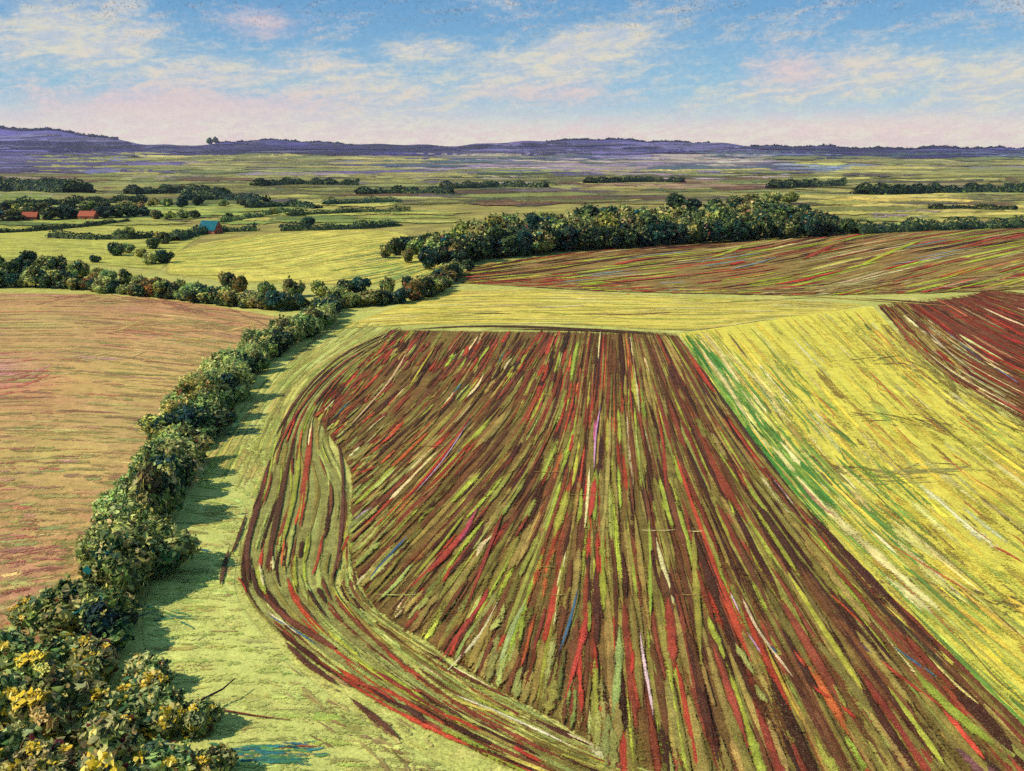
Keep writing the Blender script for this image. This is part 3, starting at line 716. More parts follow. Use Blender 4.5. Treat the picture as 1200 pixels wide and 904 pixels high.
far(90, (460, 880), (181, 203), (60, 180), (2.5, 5), MAU + BLU[:1])
far(60, (960, 1350), (185, 215), (60, 200), (3, 6), OLV)
far(16, (380, 760), (184, 196), (50, 120), (2, 3.5), pal((84, 96, 76), (78, 74, 120)))
far(120, (120, 900), (198, 216), (50, 190), (2.5, 5), OLV + MAU[:2] + pal((94, 84, 118)), [4, 4, 3, 3, 2, 2, 2, 2])
far(14, (780, 900), (199, 203), (40, 110), (2, 3), pal((214, 198, 112), (204, 186, 106)))
far(12, (900, 1020), (194, 200), (40, 90), (2, 3.5), pal((140, 152, 170), (126, 138, 150)))
far(420, (-150, 1350), (206, 240), (50, 200), (2.5, 6), GRE + OLV[:3] + pal((104, 76, 54), (92, 80, 72)), [5, 4, 5, 3, 4, 3, 4, 4, 3, 2.4, 1.6])
far(30, (680, 940), (208, 222), (50, 140), (3, 6), pal((150, 116, 92), (164, 132, 104), (124, 84, 64)))
far(26, (430, 700), (222, 236), (60, 160), (3, 6), pal((98, 88, 84), (84, 86, 56), (120, 118, 64), (96, 72, 52)))
far(40, (-100, 200), (204, 222), (50, 140), (3, 6), pal((122, 84, 66), (104, 72, 60), (150, 152, 76), (126, 134, 66)))
far(120, (-150, 520), (228, 264), (50, 180), (3, 7), pal((168, 172, 82), (150, 160, 76), (132, 146, 68), (184, 178, 90), (104, 118, 62), (98, 92, 62)), [5, 5, 4, 3, 2, 1.2])
far(70, (940, 1350), (226, 266), (60, 200), (4, 8), pal((186, 172, 88), (168, 160, 80), (150, 146, 70), (200, 182, 98), (140, 124, 96)), [5, 5, 4, 2, .8])
far(12, (975, 1110), (231, 236), (60, 120), (4, 6), pal((222, 194, 98), (212, 184, 92)))
far(8, (1030, 1090), (246, 256), (20, 40), (2, 3), pal((140, 124, 118), (150, 134, 126)))
far(70, (-150, 900), (203, 244), (40, 150), (2, 4.5), pal((74, 86, 54), (62, 74, 54), (90, 96, 56), (80, 78, 72)), None, (.6, 1))
far(40, (430, 960), (190, 206), (50, 150), (2, 4), pal((150, 132, 148), (128, 116, 146), (98, 94, 122)), None, (.5, .9))
far(26, (900, 1350), (200, 226), (60, 160), (2, 4.5), pal((116, 110, 56), (134, 122, 60), (98, 92, 54)), None, (.5, .9))
f.build('distant_fields', M_FAR)


# ------------------------------------------------------------------ plants
def tube(pts, radii, seg=6):
    pts = np.asarray(pts, float); n = len(pts)
    V, Q = [], []
    for i in range(n):
        d = pts[min(i + 1, n - 1)] - pts[max(i - 1, 0)]; d /= np.linalg.norm(d) + 1e-9
        a = np.cross(d, (0.31, .95, .02)); a /= np.linalg.norm(a); b = np.cross(d, a)
        for k in range(seg):
            w = 2 * math.pi * k / seg
            V.append(pts[i] + radii[i] * (a * math.cos(w) + b * math.sin(w)))
    for i in range(n - 1):
        for k in range(seg):
            k2 = (k + 1) % seg
            Q.append((i * seg + k, i * seg + k2, (i + 1) * seg + k2, (i + 1) * seg + k))
    return np.array(V), np.array(Q)


def trunk_mesh(ht, rad, reach, limbs=5):
    V, Q, n = [], [], 0
    def add(p, r):
        nonlocal n
        v, q = tube(p, r); V.append(v); Q.append(q + n); n += len(v)
    base = [(0, 0, -.5), (.03 * ht, 0, ht * .3), (-.02 * ht, .02 * ht, ht * .6), (0, 0, ht)]
    add(base, [rad * 1.3, rad, rad * .7, rad * .2])
    for k in range(limbs):
        a = 2 * math.pi * (k + rng.uniform(0, .6)) / limbs; z0 = ht * rng.uniform(.2, .55)
        rr = reach * rng.uniform(.5, .85); zz = z0 + ht * rng.uniform(.2, .4)
        add([(0, 0, z0), (math.cos(a) * rr * .5, math.sin(a) * rr * .5, (z0 + zz) / 2 + .02 * ht), (math.cos(a) * rr, math.sin(a) * rr, zz)], [rad * .5, rad * .33, rad * .12])
    return mesh_np('trunk', np.concatenate(V), np.concatenate(Q))


def leaf_quads(p, nrm, size, asp, up=.25):
    n = len(p)
    t = rng.normal(0, 1, (n, 3)); t[:, 2] += up
    t -= (t * nrm).sum(1)[:, None] * nrm; t /= np.linalg.norm(t, axis=1)[:, None] + 1e-9
    b = np.cross(nrm, t)
    L = (size * .5)[:, None]; w = L / asp[:, None]
    bend = nrm * L * rng.uniform(.1, .6, (n, 1)); fold = nrm * w * rng.uniform(.2, .8, (n, 1))
    k = rng.uniform(-.35, .35, (n, 1))
    v = np.stack([p - t * L - bend, p + t * L * (k - .25) + b * w - fold, p + t * L * (k + .4) + b * w * .7 - fold, p + t * L - bend * rng.uniform(-.3, 1.4, (n, 1)),
                  p + t * L * (k + .35) - b * w * .75 - fold, p + t * L * (k - .3) - b * w - fold], 1).reshape(-1, 3)
    o = np.arange(n)[:, None] * 6
    return v, np.concatenate([o + [[0, 1, 2, 3]], o + [[0, 3, 4, 5]]])


def crown(shape, nblob, nleaf, size, palette, weights, accents=None, accfrac=.05, flat=.75, z0=None, skirt=.3, asp=(1.2, 2.8), name='crown', sprigs=0):
    """A crown of leaf sprays over uneven clumps. shape = half width, half depth, height."""
    a, b, ht = shape
    cb, rb = [], []
    for k in range(nblob):
        d = rng.normal(0, 1, 3); d[2] -= .6 * (k % 3 == 0); d /= np.linalg.norm(d); rr = rng.uniform(.3, .8)
        c = np.array([d[0] * a * rr, d[1] * b * rr, ht * (.5 + .42 * d[2] * rr + rng.uniform(-.05, .05))])
        r = min(a, b, ht * .6) * rng.uniform(.28, .52)
        c[2] = max(c[2], r * (1 - skirt)); c[2] = min(c[2], ht - r * .6)
        cb.append(c); rb.append(r)
    cb, rb = np.array(cb), np.array(rb)
    w = rb ** 2 / (rb ** 2).sum()
    bi = rng.choice(nblob, nleaf * 2, p=w)
    d = rng.normal(0, 1, (nleaf * 2, 3)); d[:, 2] += .15; d /= np.linalg.norm(d, axis=1)[:, None]
    lump = 1 + .16 * np.sin(d[:, 0] * 5 + bi) * np.sin(d[:, 1] * 6 + bi * 2)
    p = cb[bi] + d * (rb[bi] * lump * rng.uniform(.8, 1.12, nleaf * 2))[:, None]
    keep = np.ones(len(p), bool)
    for k in range(nblob):
        keep &= ~((np.linalg.norm(p - cb[k], axis=1) < rb[k] * .66) & (bi != k))
    keep &= p[:, 2] > .05
    p, d, bi = p[keep][:nleaf], d[keep][:nleaf], bi[keep][:nleaf]
    n = len(p)
    nr = d + rng.normal(0, .45, (n, 3)); nr /= np.linalg.norm(nr, axis=1)[:, None]
    v, q = leaf_quads(p, nr, size * rng.uniform(.55, 1.6, n), rng.uniform(asp[0], asp[1], n))
    tone = pick(palette, nblob, weights, .28)
    lc = np.where(rng.random((n, 1)) < .55, tone[bi], pick(palette, n, weights, .25))
    if accents is not None:
        m = rng.random(n) < accfrac
        lc[m] = pick(accents, m.sum(), None, .15)
    col = np.repeat(lc, 6, 0)
    V, Q, C = [v], [q], [col]
    if sprigs:      # ragged shoots standing out of the clumps
        SP_, SD, SC = [], [], []
        for _ in range(sprigs):
            k = rng.integers(0, nblob); d0 = rng.normal(0, 1, 3); d0[2] = abs(d0[2]) + .3; d0 /= np.linalg.norm(d0)
            ln = rng.uniform(.25, .75) * rb[k]; m = rng.integers(7, 15); t_ = rng.random((m, 1))
            SP_.append(cb[k] + d0 * rb[k] * .9 + (d0 * .6 + np.array([0, 0, .6])) * ln * t_ + rng.normal(0, .09 * rb[k], (m, 3)))
            SD.append(rng.normal(0, 1, (m, 3)) + d0); SC.append(np.tile(pick(palette, 1, weights, .2) * rng.uniform(.9, 1.5), (m, 1)))
        sp_, sd, sc_ = np.concatenate(SP_), np.concatenate(SD), np.concatenate(SC); sd /= np.linalg.norm(sd, axis=1)[:, None]
        v2, q2 = leaf_quads(sp_, sd, size * rng.uniform(.5, 1.1, len(sp_)), rng.uniform(1.5, 3, len(sp_)), .9)
        V.append(v2); Q.append(q2 + len(v)); C.append(np.repeat(np.minimum(sc_, .7), 6, 0))
    # inner boughs that close the crown
    no = sum(len(x) for x in V)
    for k in range(nblob):
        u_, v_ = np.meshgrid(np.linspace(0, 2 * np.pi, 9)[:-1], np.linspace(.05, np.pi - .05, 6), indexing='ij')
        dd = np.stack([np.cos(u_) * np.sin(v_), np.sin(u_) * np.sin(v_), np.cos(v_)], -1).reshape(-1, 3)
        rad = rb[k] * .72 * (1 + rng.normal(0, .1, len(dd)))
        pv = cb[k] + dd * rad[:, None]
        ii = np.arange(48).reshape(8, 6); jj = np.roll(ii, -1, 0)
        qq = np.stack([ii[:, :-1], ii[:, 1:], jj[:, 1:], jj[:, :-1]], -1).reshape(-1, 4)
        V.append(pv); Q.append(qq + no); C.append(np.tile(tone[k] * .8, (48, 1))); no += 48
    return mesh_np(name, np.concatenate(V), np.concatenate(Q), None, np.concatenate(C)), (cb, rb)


def sunlit_paint(cbrb, n, size, palette):  # yellow sprays that paint sunlight onto the leaf clumps
    cb, rb = cbrb
    P_, D_ = [], []
    for k in rng.choice(len(cb), n):
        d = np.array([rng.normal(-.1, .8), rng.normal(-.5, .6), abs(rng.normal(.7, .4))]); d /= np.linalg.norm(d)
        c = cb[k] + d * rb[k] * 1.28
        m = rng.integers(18, 40); s_ = rng.uniform(.2, .4)
        P_.append(c + rng.normal(0, s_, (m, 3)) * (1, .8, .7)); D_.append(np.tile(d, (m, 1)))
    p = np.concatenate(P_); d = np.concatenate(D_) + rng.normal(0, .4, (sum(len(x) for x in P_), 3)); d /= np.linalg.norm(d, axis=1)[:, None]
    v, q = leaf_quads(p, d, size * rng.uniform(.6, 1.4, len(p)), rng.uniform(1, 1.8, len(p)))
    return mesh_np('sunlit_paint', v, q, None, np.repeat(pick(palette, len(p), None, .1), 6, 0))


G_DARK = pal((50, 72, 52), (40, 64, 58), (76, 98, 58), (112, 128, 72), (162, 164, 96))
G_MID = pal((98, 116, 66), (136, 148, 84), (168, 176, 104), (64, 86, 62), (206, 202, 130))
G_PALE = pal((156, 164, 98), (184, 188, 120), (128, 142, 84), (218, 208, 140), (84, 106, 70))
G_YEL = pal((160, 158, 80), (186, 174, 96), (110, 122, 62), (76, 96, 54), (206, 192, 120))
G_TEAL = pal((44, 84, 74), (54, 100, 86), (62, 86, 66), (96, 124, 84), (44, 66, 60))
G_RUST = pal((132, 92, 54), (124, 110, 62), (90, 84, 50), (100, 112, 62), (156, 118, 70))
ACC = pal((206, 192, 128), (40, 112, 124), (150, 84, 60), (190, 186, 120), (226, 208, 140), (214, 200, 130))
KINDS = {'dark green': (G_DARK, [4, 3, 3, 2, 1]), 'mid green': (G_MID, [3, 4, 3, 3, 1.5]), 'pale olive': (G_PALE, [4, 3, 3, 1.5, 2]),
         'yellowing': (G_YEL, [3, 3, 3, 2, 1]), 'blue-green': (G_TEAL, [3, 2, 3, 2, 3]), 'brownish olive': (G_RUST, [1.5, 3, 3, 4, .8])}

# prototypes: meshes shared by all plants of a kind
TREES, BUSHES = {}, {}
for kn, (pl_, w_) in KINDS.items():
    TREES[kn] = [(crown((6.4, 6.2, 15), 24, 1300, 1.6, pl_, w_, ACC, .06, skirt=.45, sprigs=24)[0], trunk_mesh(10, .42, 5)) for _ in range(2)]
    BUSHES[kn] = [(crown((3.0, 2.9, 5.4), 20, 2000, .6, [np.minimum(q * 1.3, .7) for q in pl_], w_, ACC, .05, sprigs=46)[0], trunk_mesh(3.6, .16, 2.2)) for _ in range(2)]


ONES = 'first second third fourth fifth sixth seventh eighth ninth tenth eleventh twelfth thirteenth fourteenth fifteenth sixteenth seventeenth eighteenth nineteenth'.split()
TENS = {2: ('twentieth', 'twenty'), 3: ('thirtieth', 'thirty'), 4: ('fortieth', 'forty'), 5: ('fiftieth', 'fifty'), 6: ('sixtieth', 'sixty'), 7: ('seventieth', 'seventy')}


def nth(i):
    if i < 20: return ONES[i - 1]
    t, o = divmod(i, 10)
    return TENS[t][0] if o == 0 else TENS[t][1] + '-' + ONES[o - 1]


def plant(lib, kn, name, cat, label, group, x, y, sc, parts=('trunk', 'crown'), mat=None):
    cm, tm = lib[kn][rng.integers(0, len(lib[kn]))]
    rz = rng.uniform(0, 6.28)
    o = thing(name, label, cat, (x, y, float(h(x, y)) - .05), rz, sc, group)
    link(parts[0], tm, M_BARK, o)
    link(parts[1], cm, mat or M_LEAF, o)
    return o


def kind_pick(w):
    return list(KINDS)[rng.choice(6, p=np.array(w) / sum(w))]


def art(kn): return 'a ' + kn


def poly(pts, n, closed=False):
    pts = np.asarray(pts, float); d = np.concatenate([[0], np.cumsum(np.hypot(*np.diff(pts, axis=0).T))])
    t = np.linspace(0, d[-1], n)
    return np.stack([np.interp(t, d, pts[:, 0]), np.interp(t, d, pts[:, 1])], 1)


def ground_line(pix, step, jitter=0):
    x, y = at(np.array([p[0] for p in pix], float), np.array([p[1] for p in pix], float))
    d = np.hypot(np.diff(x), np.diff(y)).sum()
    return poly(np.stack([x, y], 1), max(2, int(d / step) + 1))


# --- the diagonal hedgerow, two bushes deep
for side, off, pth in (('field', 0, [(84, 742), (112, 692), (142, 634), (168, 582), (196, 530), (226, 482), (266, 441), (310, 409), (350, 385)]),
                       ('grass', 1, [(130, 770), (150, 700), (172, 642), (194, 586), (220, 534), (248, 486), (288, 446), (330, 412), (368, 386), (396, 362)])):
    L = ground_line(pth, 4.2)
    for i, (x, y) in enumerate(L):
        kn = kind_pick([1.4, 3.4, 6.5, 2, .1, .6] if off == 0 else [4, 4, 3.4, 1, .2, .5])
        s_ = rng.choice([.62, .8, .95, 1.1, 1.3], p=[.14, .24, .28, .24, .1]) * rng.uniform(.92, 1.08)
        plant(BUSHES, kn, 'hedge_bush', 'bush',
              f'{kn} bush, {nth(i + 1)} from the thicket along the {"stubble" if off == 0 else "grass"} side of the diagonal hedgerow',
              'bushes of the diagonal hedgerow', x + rng.normal(0, .9), y + rng.normal(0, .9),
              (s_ * rng.uniform(.8, 1.3), s_ * rng.uniform(.8, 1.3), s_ * rng.uniform(.65, 1.2)), ('stem', 'foliage'), M_LEAFN)

# --- the thicket in the near left corner, its sunlit clumps painted yellow
SUNLIT = pal((240, 208, 84), (246, 220, 110), (232, 198, 76), (250, 234, 150))  # sunlight on the foliage, put into the colour as yellow
thicket_proto = []
for k in range(4):
    pl_, w_ = (G_MID, [2, 3, 4, 2, 3]) if k % 4 == 1 else (G_PALE, [4, 4, 2, 4, 2])
    cm, cr = crown((3.0, 2.9, 4.6), 20, 2300, .8, pl_, w_, pal((120, 56, 46), (30, 66, 70), (206, 190, 120), (104, 60, 50)), .1, sprigs=60)
    thicket_proto.append((cm, trunk_mesh(3.2, .14, 2.4, 7), sunlit_paint(cr, 15, .52, SUNLIT)))
spots = [(8, 770, .9, 'at the foot of the rose stubble'), (62, 776, .95, 'at the upper tip of the near thicket'), (112, 780, .8, 'just below the diagonal hedgerow'),
         (172, 790, .75, 'at the thicket edge beside the grass strip'), (10, 836, 1.0, 'on the picture edge halfway down the thicket'), (70, 842, 1.05, 'in the heart of the near thicket'),
         (128, 842, .95, 'between the thicket heart and the grass'), (186, 840, .8, 'on the grass side, midway down the thicket'), (236, 838, .55, 'small, standing out furthest into the grass strip'),
         (-8, 905, 1.0, 'lowest in the left corner'), (58, 916, .9, 'cut by the lower edge beside the lime grass'), (128, 906, 1.0, 'at the lower edge, in front of the thicket heart'),
         (190, 902, .85, 'at the lower edge, near the teal-painted shade'), (250, 893, .5, 'low and small beside the teal-painted shade'), (40, 712, .7, 'small, between rose stubble and hedgerow foot')]
for i, (px, py, s_, where) in enumerate(spots):
    x, y, z = P(px, py + 18)
    cm, tm, bm = thicket_proto[i % 4]
    o = thing('thicket_bush', f'bush with yellow-painted sunlit clumps {where}', 'bush', (x, y, z - .05), rng.uniform(-.5, .5), (s_, s_, s_ * rng.uniform(.7, 1.0)), 'bushes of the near thicket with yellow-painted sunlit clumps')
    link('stem', tm, M_TWIG, o); link('foliage', cm, M_LEAFN, o); link('sunlit_paint', bm, M_SUNLIT, o)

# --- middle hedge, across the picture behind the left field
L = ground_line([(-60, 338), (40, 336), (120, 342), (180, 348), (250, 356), (320, 364), (385, 362), (440, 358), (490, 352), (515, 338), (530, 322)], 3.9)
for i, (x, y) in enumerate(L):
    kn = kind_pick([6, 3, 1.6, .8, 1, 1])
    s_ = rng.uniform(.75, 1.2) * (1.0 if i > 2 else .8)
    plant(BUSHES, kn, 'hedge_bush', 'bush', f'{kn} bush, {nth(i + 1)} from the left end of the hedge behind the rose stubble',
          'bushes of the hedge behind the rose stubble', x + rng.normal(0, .7), y + rng.normal(0, 1.0), (s_ * 1.35, s_ * 1.2, s_ * rng.uniform(.75, 1.2)), ('stem', 'foliage'))
# second line, on the far side of the same hedge
L = ground_line([(100, 326), (160, 336), (230, 342), (300, 348), (370, 348), (430, 346), (480, 340)], 8)
for i, (x, y) in enumerate(L):
    kn = kind_pick([4, 3, 2.4, 1, .6, 1])
    s_ = rng.uniform(.6, 1.15)
    plant(BUSHES, kn, 'bush', 'bush', f'{kn} bush, {nth(i + 1)} from the left of the loose row edging the hay field',
          'loose row of bushes below the hay field', x + rng.normal(0, 1), y + rng.normal(0, 2), (s_, s_, s_ * rng.uniform(.8, 1.2)), ('stem', 'foliage'))
# big clump at the far left
for i, (px, py, s_, kn) in enumerate([(14, 326, .5, 'dark green'), (34, 322, .62, 'blue-green'), (54, 327, .58, 'pale olive'), (72, 324, .6, 'dark green'), (92, 328, .5, 'mid green'), (44, 330, .45, 'yellowing'), (-8, 322, .6, 'mid green')]):
    x, y, z = P(px, py)
    plant(TREES, kn, 'tree', 'tree', f'{kn} tree, {nth(i + 1)} of the round clump at the left end of the hedge' if i < 6 else 'mid green tree cut off by the left edge at the round clump',
          'round clump of trees at the left', x, y, (s_ * 1.1, s_ * 1.1, s_ * .95))

# --- scattered bushes and short hedges left of the hay field
for i, (px, py, s_, kn, where) in enumerate([
    (138, 300, 1.1, 'dark green', 'in the pasture, just right of the big clump'), (150, 297, .8, 'pale olive', 'in the pasture beside a dark bush'), (166, 302, .7, 'yellowing', 'alone in the pasture'),
    (176, 310, .9, 'pale olive', 'by the lower left corner of the hay field'), (192, 308, 1.0, 'dark green', 'at the left tip of the hay field'), (112, 308, .6, 'dark green', 'low, left of the pasture bushes'),
    (152, 276, .9, 'yellowing', 'in the upper short hedge'), (140, 279, .9, 'mid green', 'at the left of the upper short hedge'), (361, 268, 1.2, 'blue-green', 'domed, at the top edge of the hay field'),
    (178, 292, 1.0, 'dark green', 'left of the hay field top corner'), (192, 286, 1.1, 'dark green', 'touching the hay field top left corner'), (205, 281, .9, 'mid green', 'above the hay field left corner'),
    (320, 252, 1.0, 'yellowing', 'on the lane above the hay field'), (328, 250, .9, 'pale olive', 'beside the lane above the hay field')]):
    x, y, z = P(px, py)
    plant(BUSHES, kn, 'bush', 'bush', f'{kn} bush {where}', 'single bushes about the pasture', x, y, (s_ * 1.25, s_ * 1.2, s_), ('stem', 'foliage'))

HEDGE_N = 0


def hedge(pix, width, ht, palette, weights, label, leaf=1.2, dens=30):
    """A clipped field hedge: one thing, leaf sprays over a long uneven bank."""
    L = ground_line(pix, 2.0)
    n = int(len(L) * dens)
    i = rng.integers(0, len(L), n)
    t = rng.uniform(0, math.pi, n)
    hh = ht * (.75 + .35 * np.sin(i * .45) * np.sin(i * .173 + 1) + .15 * rng.random(n))
    d = np.gradient(L, axis=0); d /= np.linalg.norm(d, axis=1)[:, None]
    nv = np.stack([-d[:, 1], d[:, 0]], 1)[i]
    q = np.cos(t) * width * .5 * (.8 + .4 * rng.random(n))
    x = L[i, 0] + nv[:, 0] * q + rng.normal(0, .7, n); y = L[i, 1] + nv[:, 1] * q + rng.normal(0, .7, n)
    gz = h(x, y)
    z = gz + np.sin(t) * hh
    nr = np.stack([nv[:, 0] * np.cos(t), nv[:, 1] * np.cos(t), np.sin(t)], 1) + rng.normal(0, .4, (n, 3)); nr /= np.linalg.norm(nr, axis=1)[:, None]
    v, qd = leaf_quads(np.stack([x, y, z], 1), nr, leaf * rng.uniform(.6, 1.6, n), rng.uniform(1.2, 2.6, n))
    c = np.repeat(pick(palette, n, weights, .2), 6, 0)
    # the woody inside of the hedge
    m = len(L); prof = [(-.42, -.2), (-.36, .5), (-.15, .72), (.15, .72), (.36, .5), (.42, -.2)]
    nv2 = np.stack([-d[:, 1], d[:, 0]], 1)
    iv = np.stack([np.stack([L[:, 0] + nv2[:, 0] * a * width, L[:, 1] + nv2[:, 1] * a * width, h(L[:, 0], L[:, 1]) + b * ht * (.75 + .35 * np.sin(np.arange(m) * .45) * np.sin(np.arange(m) * .173 + 1))], 1) for a, b in prof], 1)
    ii = np.arange(m * 6).reshape(m, 6)
    q2 = np.stack([ii[:-1, :-1], ii[:-1, 1:], ii[1:, 1:], ii[1:, :-1]], -1).reshape(-1, 4)
    base = L[0]
    V = np.concatenate([v, iv.reshape(-1, 3)]); z0 = float(h(*base)); V = V - (base[0], base[1], z0)
    me = mesh_np('hedge', V, np.concatenate([qd, q2 + len(v)]), None, np.concatenate([c, np.tile(np.mean(palette, 0) * .8, (m * 6, 1))]))
    o = link('hedge', me, M_LEAF); o.location = (base[0], base[1], z0)
    tag(o, label, 'hedge', 'field hedges')


DK = (G_DARK, [4, 4, 2, 1, .4])
hedge([(60, 279), (110, 281), (150, 281), (178, 279)], 5, 4, *DK, 'low dark hedge across the pasture, left of the hay field')
hedge([(-60, 276), (30, 272), (90, 267), (150, 261)], 4, 3, *DK, 'thin dark hedge slanting across the pasture below the left wood')
hedge([(206, 283), (232, 275), (262, 272), (300, 271)], 6, 4.5, *DK, 'dark hedge below the teal-roofed barn')
hedge([(260, 262), (310, 253), (340, 249)], 5, 3.6, G_MID, [3, 3, 2, 3, 1], 'green hedge along the lane right of the barn')
hedge([(330, 271), (380, 270), (430, 268), (466, 265)], 6, 4.5, *DK, 'dark teal hedge along the top of the hay field')
hedge([(338, 254), (380, 252), (420, 250), (480, 249)], 7, 5, *DK, 'dark hedge above the hay field hedge, left of the wood')
hedge([(380, 241), (430, 239), (470, 238)], 9, 6, G_TEAL, [2, 1, 3, 2, 4], 'bluish hedge third above the hay field')
hedge([(1000, 275), (1060, 272), (1130, 269), (1240, 266)], 9, 6.5, *DK, 'dark hedge running right from the wood above the red furrows', 1.3)
hedge([(1010, 229), (1090, 227), (1160, 226), (1250, 227)], 22, 11, *DK, 'far dark hedge beyond the yellow strip on the right', 2.6, 36)
hedge([(905, 222), (945, 220), (990, 219)], 24, 12, *DK, 'far dark hedge just left of the long hedge beyond the yellow strip', 2.6, 36)
hedge([(20, 243), (90, 240), (170, 238)], 12, 7, *DK, 'dark hedge behind the left wood', 1.8, 34)
hedge([(215, 236), (260, 235), (310, 238)], 14, 8, G_TEAL, [2, 1, 3, 2, 4], 'bluish hedge behind the teal-roofed barn', 1.8, 34)

for pix, wd, ht, lab in [
    ([(-60, 226), (0, 222), (50, 224), (90, 227)], 40, 15, 'broad dark belt far off at the left edge, above the left wood'),
    ([(150, 229), (210, 227), (262, 229)], 22, 10, 'dark hedge far behind the teal-roofed barn, second one back'),
    ([(290, 245), (340, 243), (372, 245)], 9, 6, 'short dark hedge between the barn lane and the bluish hedge'),
    ([(420, 229), (470, 227), (530, 228)], 16, 8, 'dark hedge above the left tip of the long wood'),
    ([(520, 222), (580, 220), (640, 221)], 20, 9, 'thin dark hedge far beyond the middle of the long wood'),
    ([(300, 219), (350, 217), (420, 218)], 22, 9, 'thin dark hedge far off, left of centre'),
    ([(690, 216), (760, 214), (800, 215)], 24, 9, 'thin dark hedge far beyond the tallest part of the long wood'),
    ([(1090, 246), (1140, 245), (1190, 247)], 7, 4, 'short dark hedge in the yellow-green fields at the right')]:
    hedge(pix, wd, ht, *DK, lab, 1.2 + wd * .06, 34)

# --- the dark wood at the far left with two cottages
for i, (px, py, s_, kn) in enumerate([(-30, 262, .75, 'dark green'), (-8, 260, .8, 'blue-green'), (14, 260, .8, 'dark green'), (58, 259, .8, 'dark green'), (74, 258, .85, 'blue-green'), (88, 257, .7, 'dark green'),
                                      (122, 257, .8, 'blue-green'), (138, 256, .75, 'dark green'), (154, 255, .7, 'dark green'), (168, 254, .6, 'blue-green'), (30, 252, .8, 'mid green'), (48, 251, .85, 'dark green'),
                                      (104, 249, .8, 'mid green'), (122, 248, .75, 'dark green'), (10, 250, .9, 'dark green'), (78, 249, .8, 'dark green'), (146, 248, .7, 'pale olive'), (164, 247, .65, 'yellowing')]):
    x, y, z = P(px, py)
    row = 'front' if i < 10 else 'back'
    plant(TREES, kn, 'tree', 'tree', f'{kn} tree, {nth(i + 1 if i < 10 else i - 9)} in the {row} row around the red-roofed cottages', 'trees of the left wood with cottages', x, y, (s_ * 1.7, s_ * 1.3, s_ * .8))
# loose trees right of it
for i, (px, py, s_, kn) in enumerate([(184, 258, .6, 'dark green'), (199, 258, .55, 'yellowing'), (214, 257, .6, 'pale olive'), (228, 256, .6, 'dark green'), (180, 243, .7, 'yellowing'), (196, 243, .7, 'pale olive'),
                                      (214, 244, .75, 'blue-green'), (232, 242, .8, 'blue-green'), (262, 243, .6, 'pale olive'), (284, 242, .65, 'dark green'), (306, 243, .55, 'pale olive'), (268, 258, .5, 'dark green')]):
    x, y, z = P(px, py)
    plant(TREES, kn, 'tree', 'tree', f'{kn} tree, {nth(i % 4 + 1)} of the {"near row left of" if i < 4 else "row behind" if i < 8 else "loose ones right of"} the teal-roofed barn', 'loose trees about the teal-roofed barn', x, y, (s_ * 1.1, s_ * 1.1, s_ * .75))

# --- the long wood
def wood_row(pix, step, smin, smax, w, row, push):
    L = ground_line(pix, step)
    for i, (x, y) in enumerate(L):
        kn = kind_pick(w); t = i / max(1, len(L) - 1)
        s_ = rng.uniform(smin, smax) * np.interp(t, [0, .1, .4, .8, 1], [.7, .9, .92, .88, .5])
        plant(TREES, kn, 'tree', 'tree', f'{kn} tree, {nth(i + 1)} from the left in the {row} row of the long wood', 'trees of the long wood',
              x + rng.normal(0, 1.2), y + push + rng.normal(0, 1.5), (s_ * rng.uniform(.9, 1.15), s_ * rng.uniform(.9, 1.15), s_ * rng.uniform(.82, 1.08)))


front = [(505, 316), (560, 306), (640, 297), (720, 291), (800, 287), (880, 282), (950, 278), (1005, 273)]
wood_row(front, 6.0, .74, .94, [7, 1, .3, .1, 5, .1], 'front', 0)  # mostly dark kinds: the wood's shaded front is put into leaf colour
wood_row(front, 7.5, .95, 1.15, [5, 4, 2, 1, 2, .6], 'second', 11)
wood_row(front, 8.5, 1.05, 1.3, [2.5, 4, 4, 2.2, 1.6, 1], 'third', 24)  # paler kinds in the rear rows paint the sunlit tops
wood_row(front[1:], 10, 1.1, 1.4, [3, 4, 4, 1.6, 1.6, 1], 'back', 40)
# the wood's low western tip
for i, (px, py, s_, kn) in enumerate([(452, 303, .42, 'mid green'), (464, 300, .5, 'dark green'), (478, 298, .55, 'blue-green'), (490, 302, .6, 'mid green'), (500, 296, .65, 'dark green'), (478, 308, .38, 'pale olive'),
                                      (516, 300, .7, 'yellowing'), (520, 326, .36, 'dark green'), (536, 314, .5, 'blue-green'), (548, 318, .35, 'dark green'), (492, 346, .34, 'blue-green'), (512, 334, .34, 'blue-green')]):
    x, y, z = P(px, py)
    plant(TREES, kn, 'tree', 'tree', f'small {kn} tree, {nth(i + 1)} at the wood tip touching the hay field', 'small trees at the tip of the long wood', x, y, (s_ * 1.1, s_ * 1.1, s_))
# dark humps behind the wood on the right
for i, (px, py, s_, kn) in enumerate([(792, 247, 1.05, 'dark green'), (812, 250, .9, 'blue-green'), (838, 248, .9, 'dark green'), (862, 246, 1.0, 'dark green'), (880, 244, 1.0, 'mid green'), (905, 242, 1.0, 'pale olive'), (925, 240, .9, 'yellowing'), (910, 252, .8, 'dark green'), (940, 256, .8, 'blue-green')]):
    x, y, z = P(px, py)
    plant(TREES, kn, 'tree', 'tree', f'{kn} tree, {nth(i + 1)} of the humps rising behind the right half of the long wood', 'trees rising behind the long wood', x, y, (s_ * 1.3, s_ * 1.2, s_ * .85))
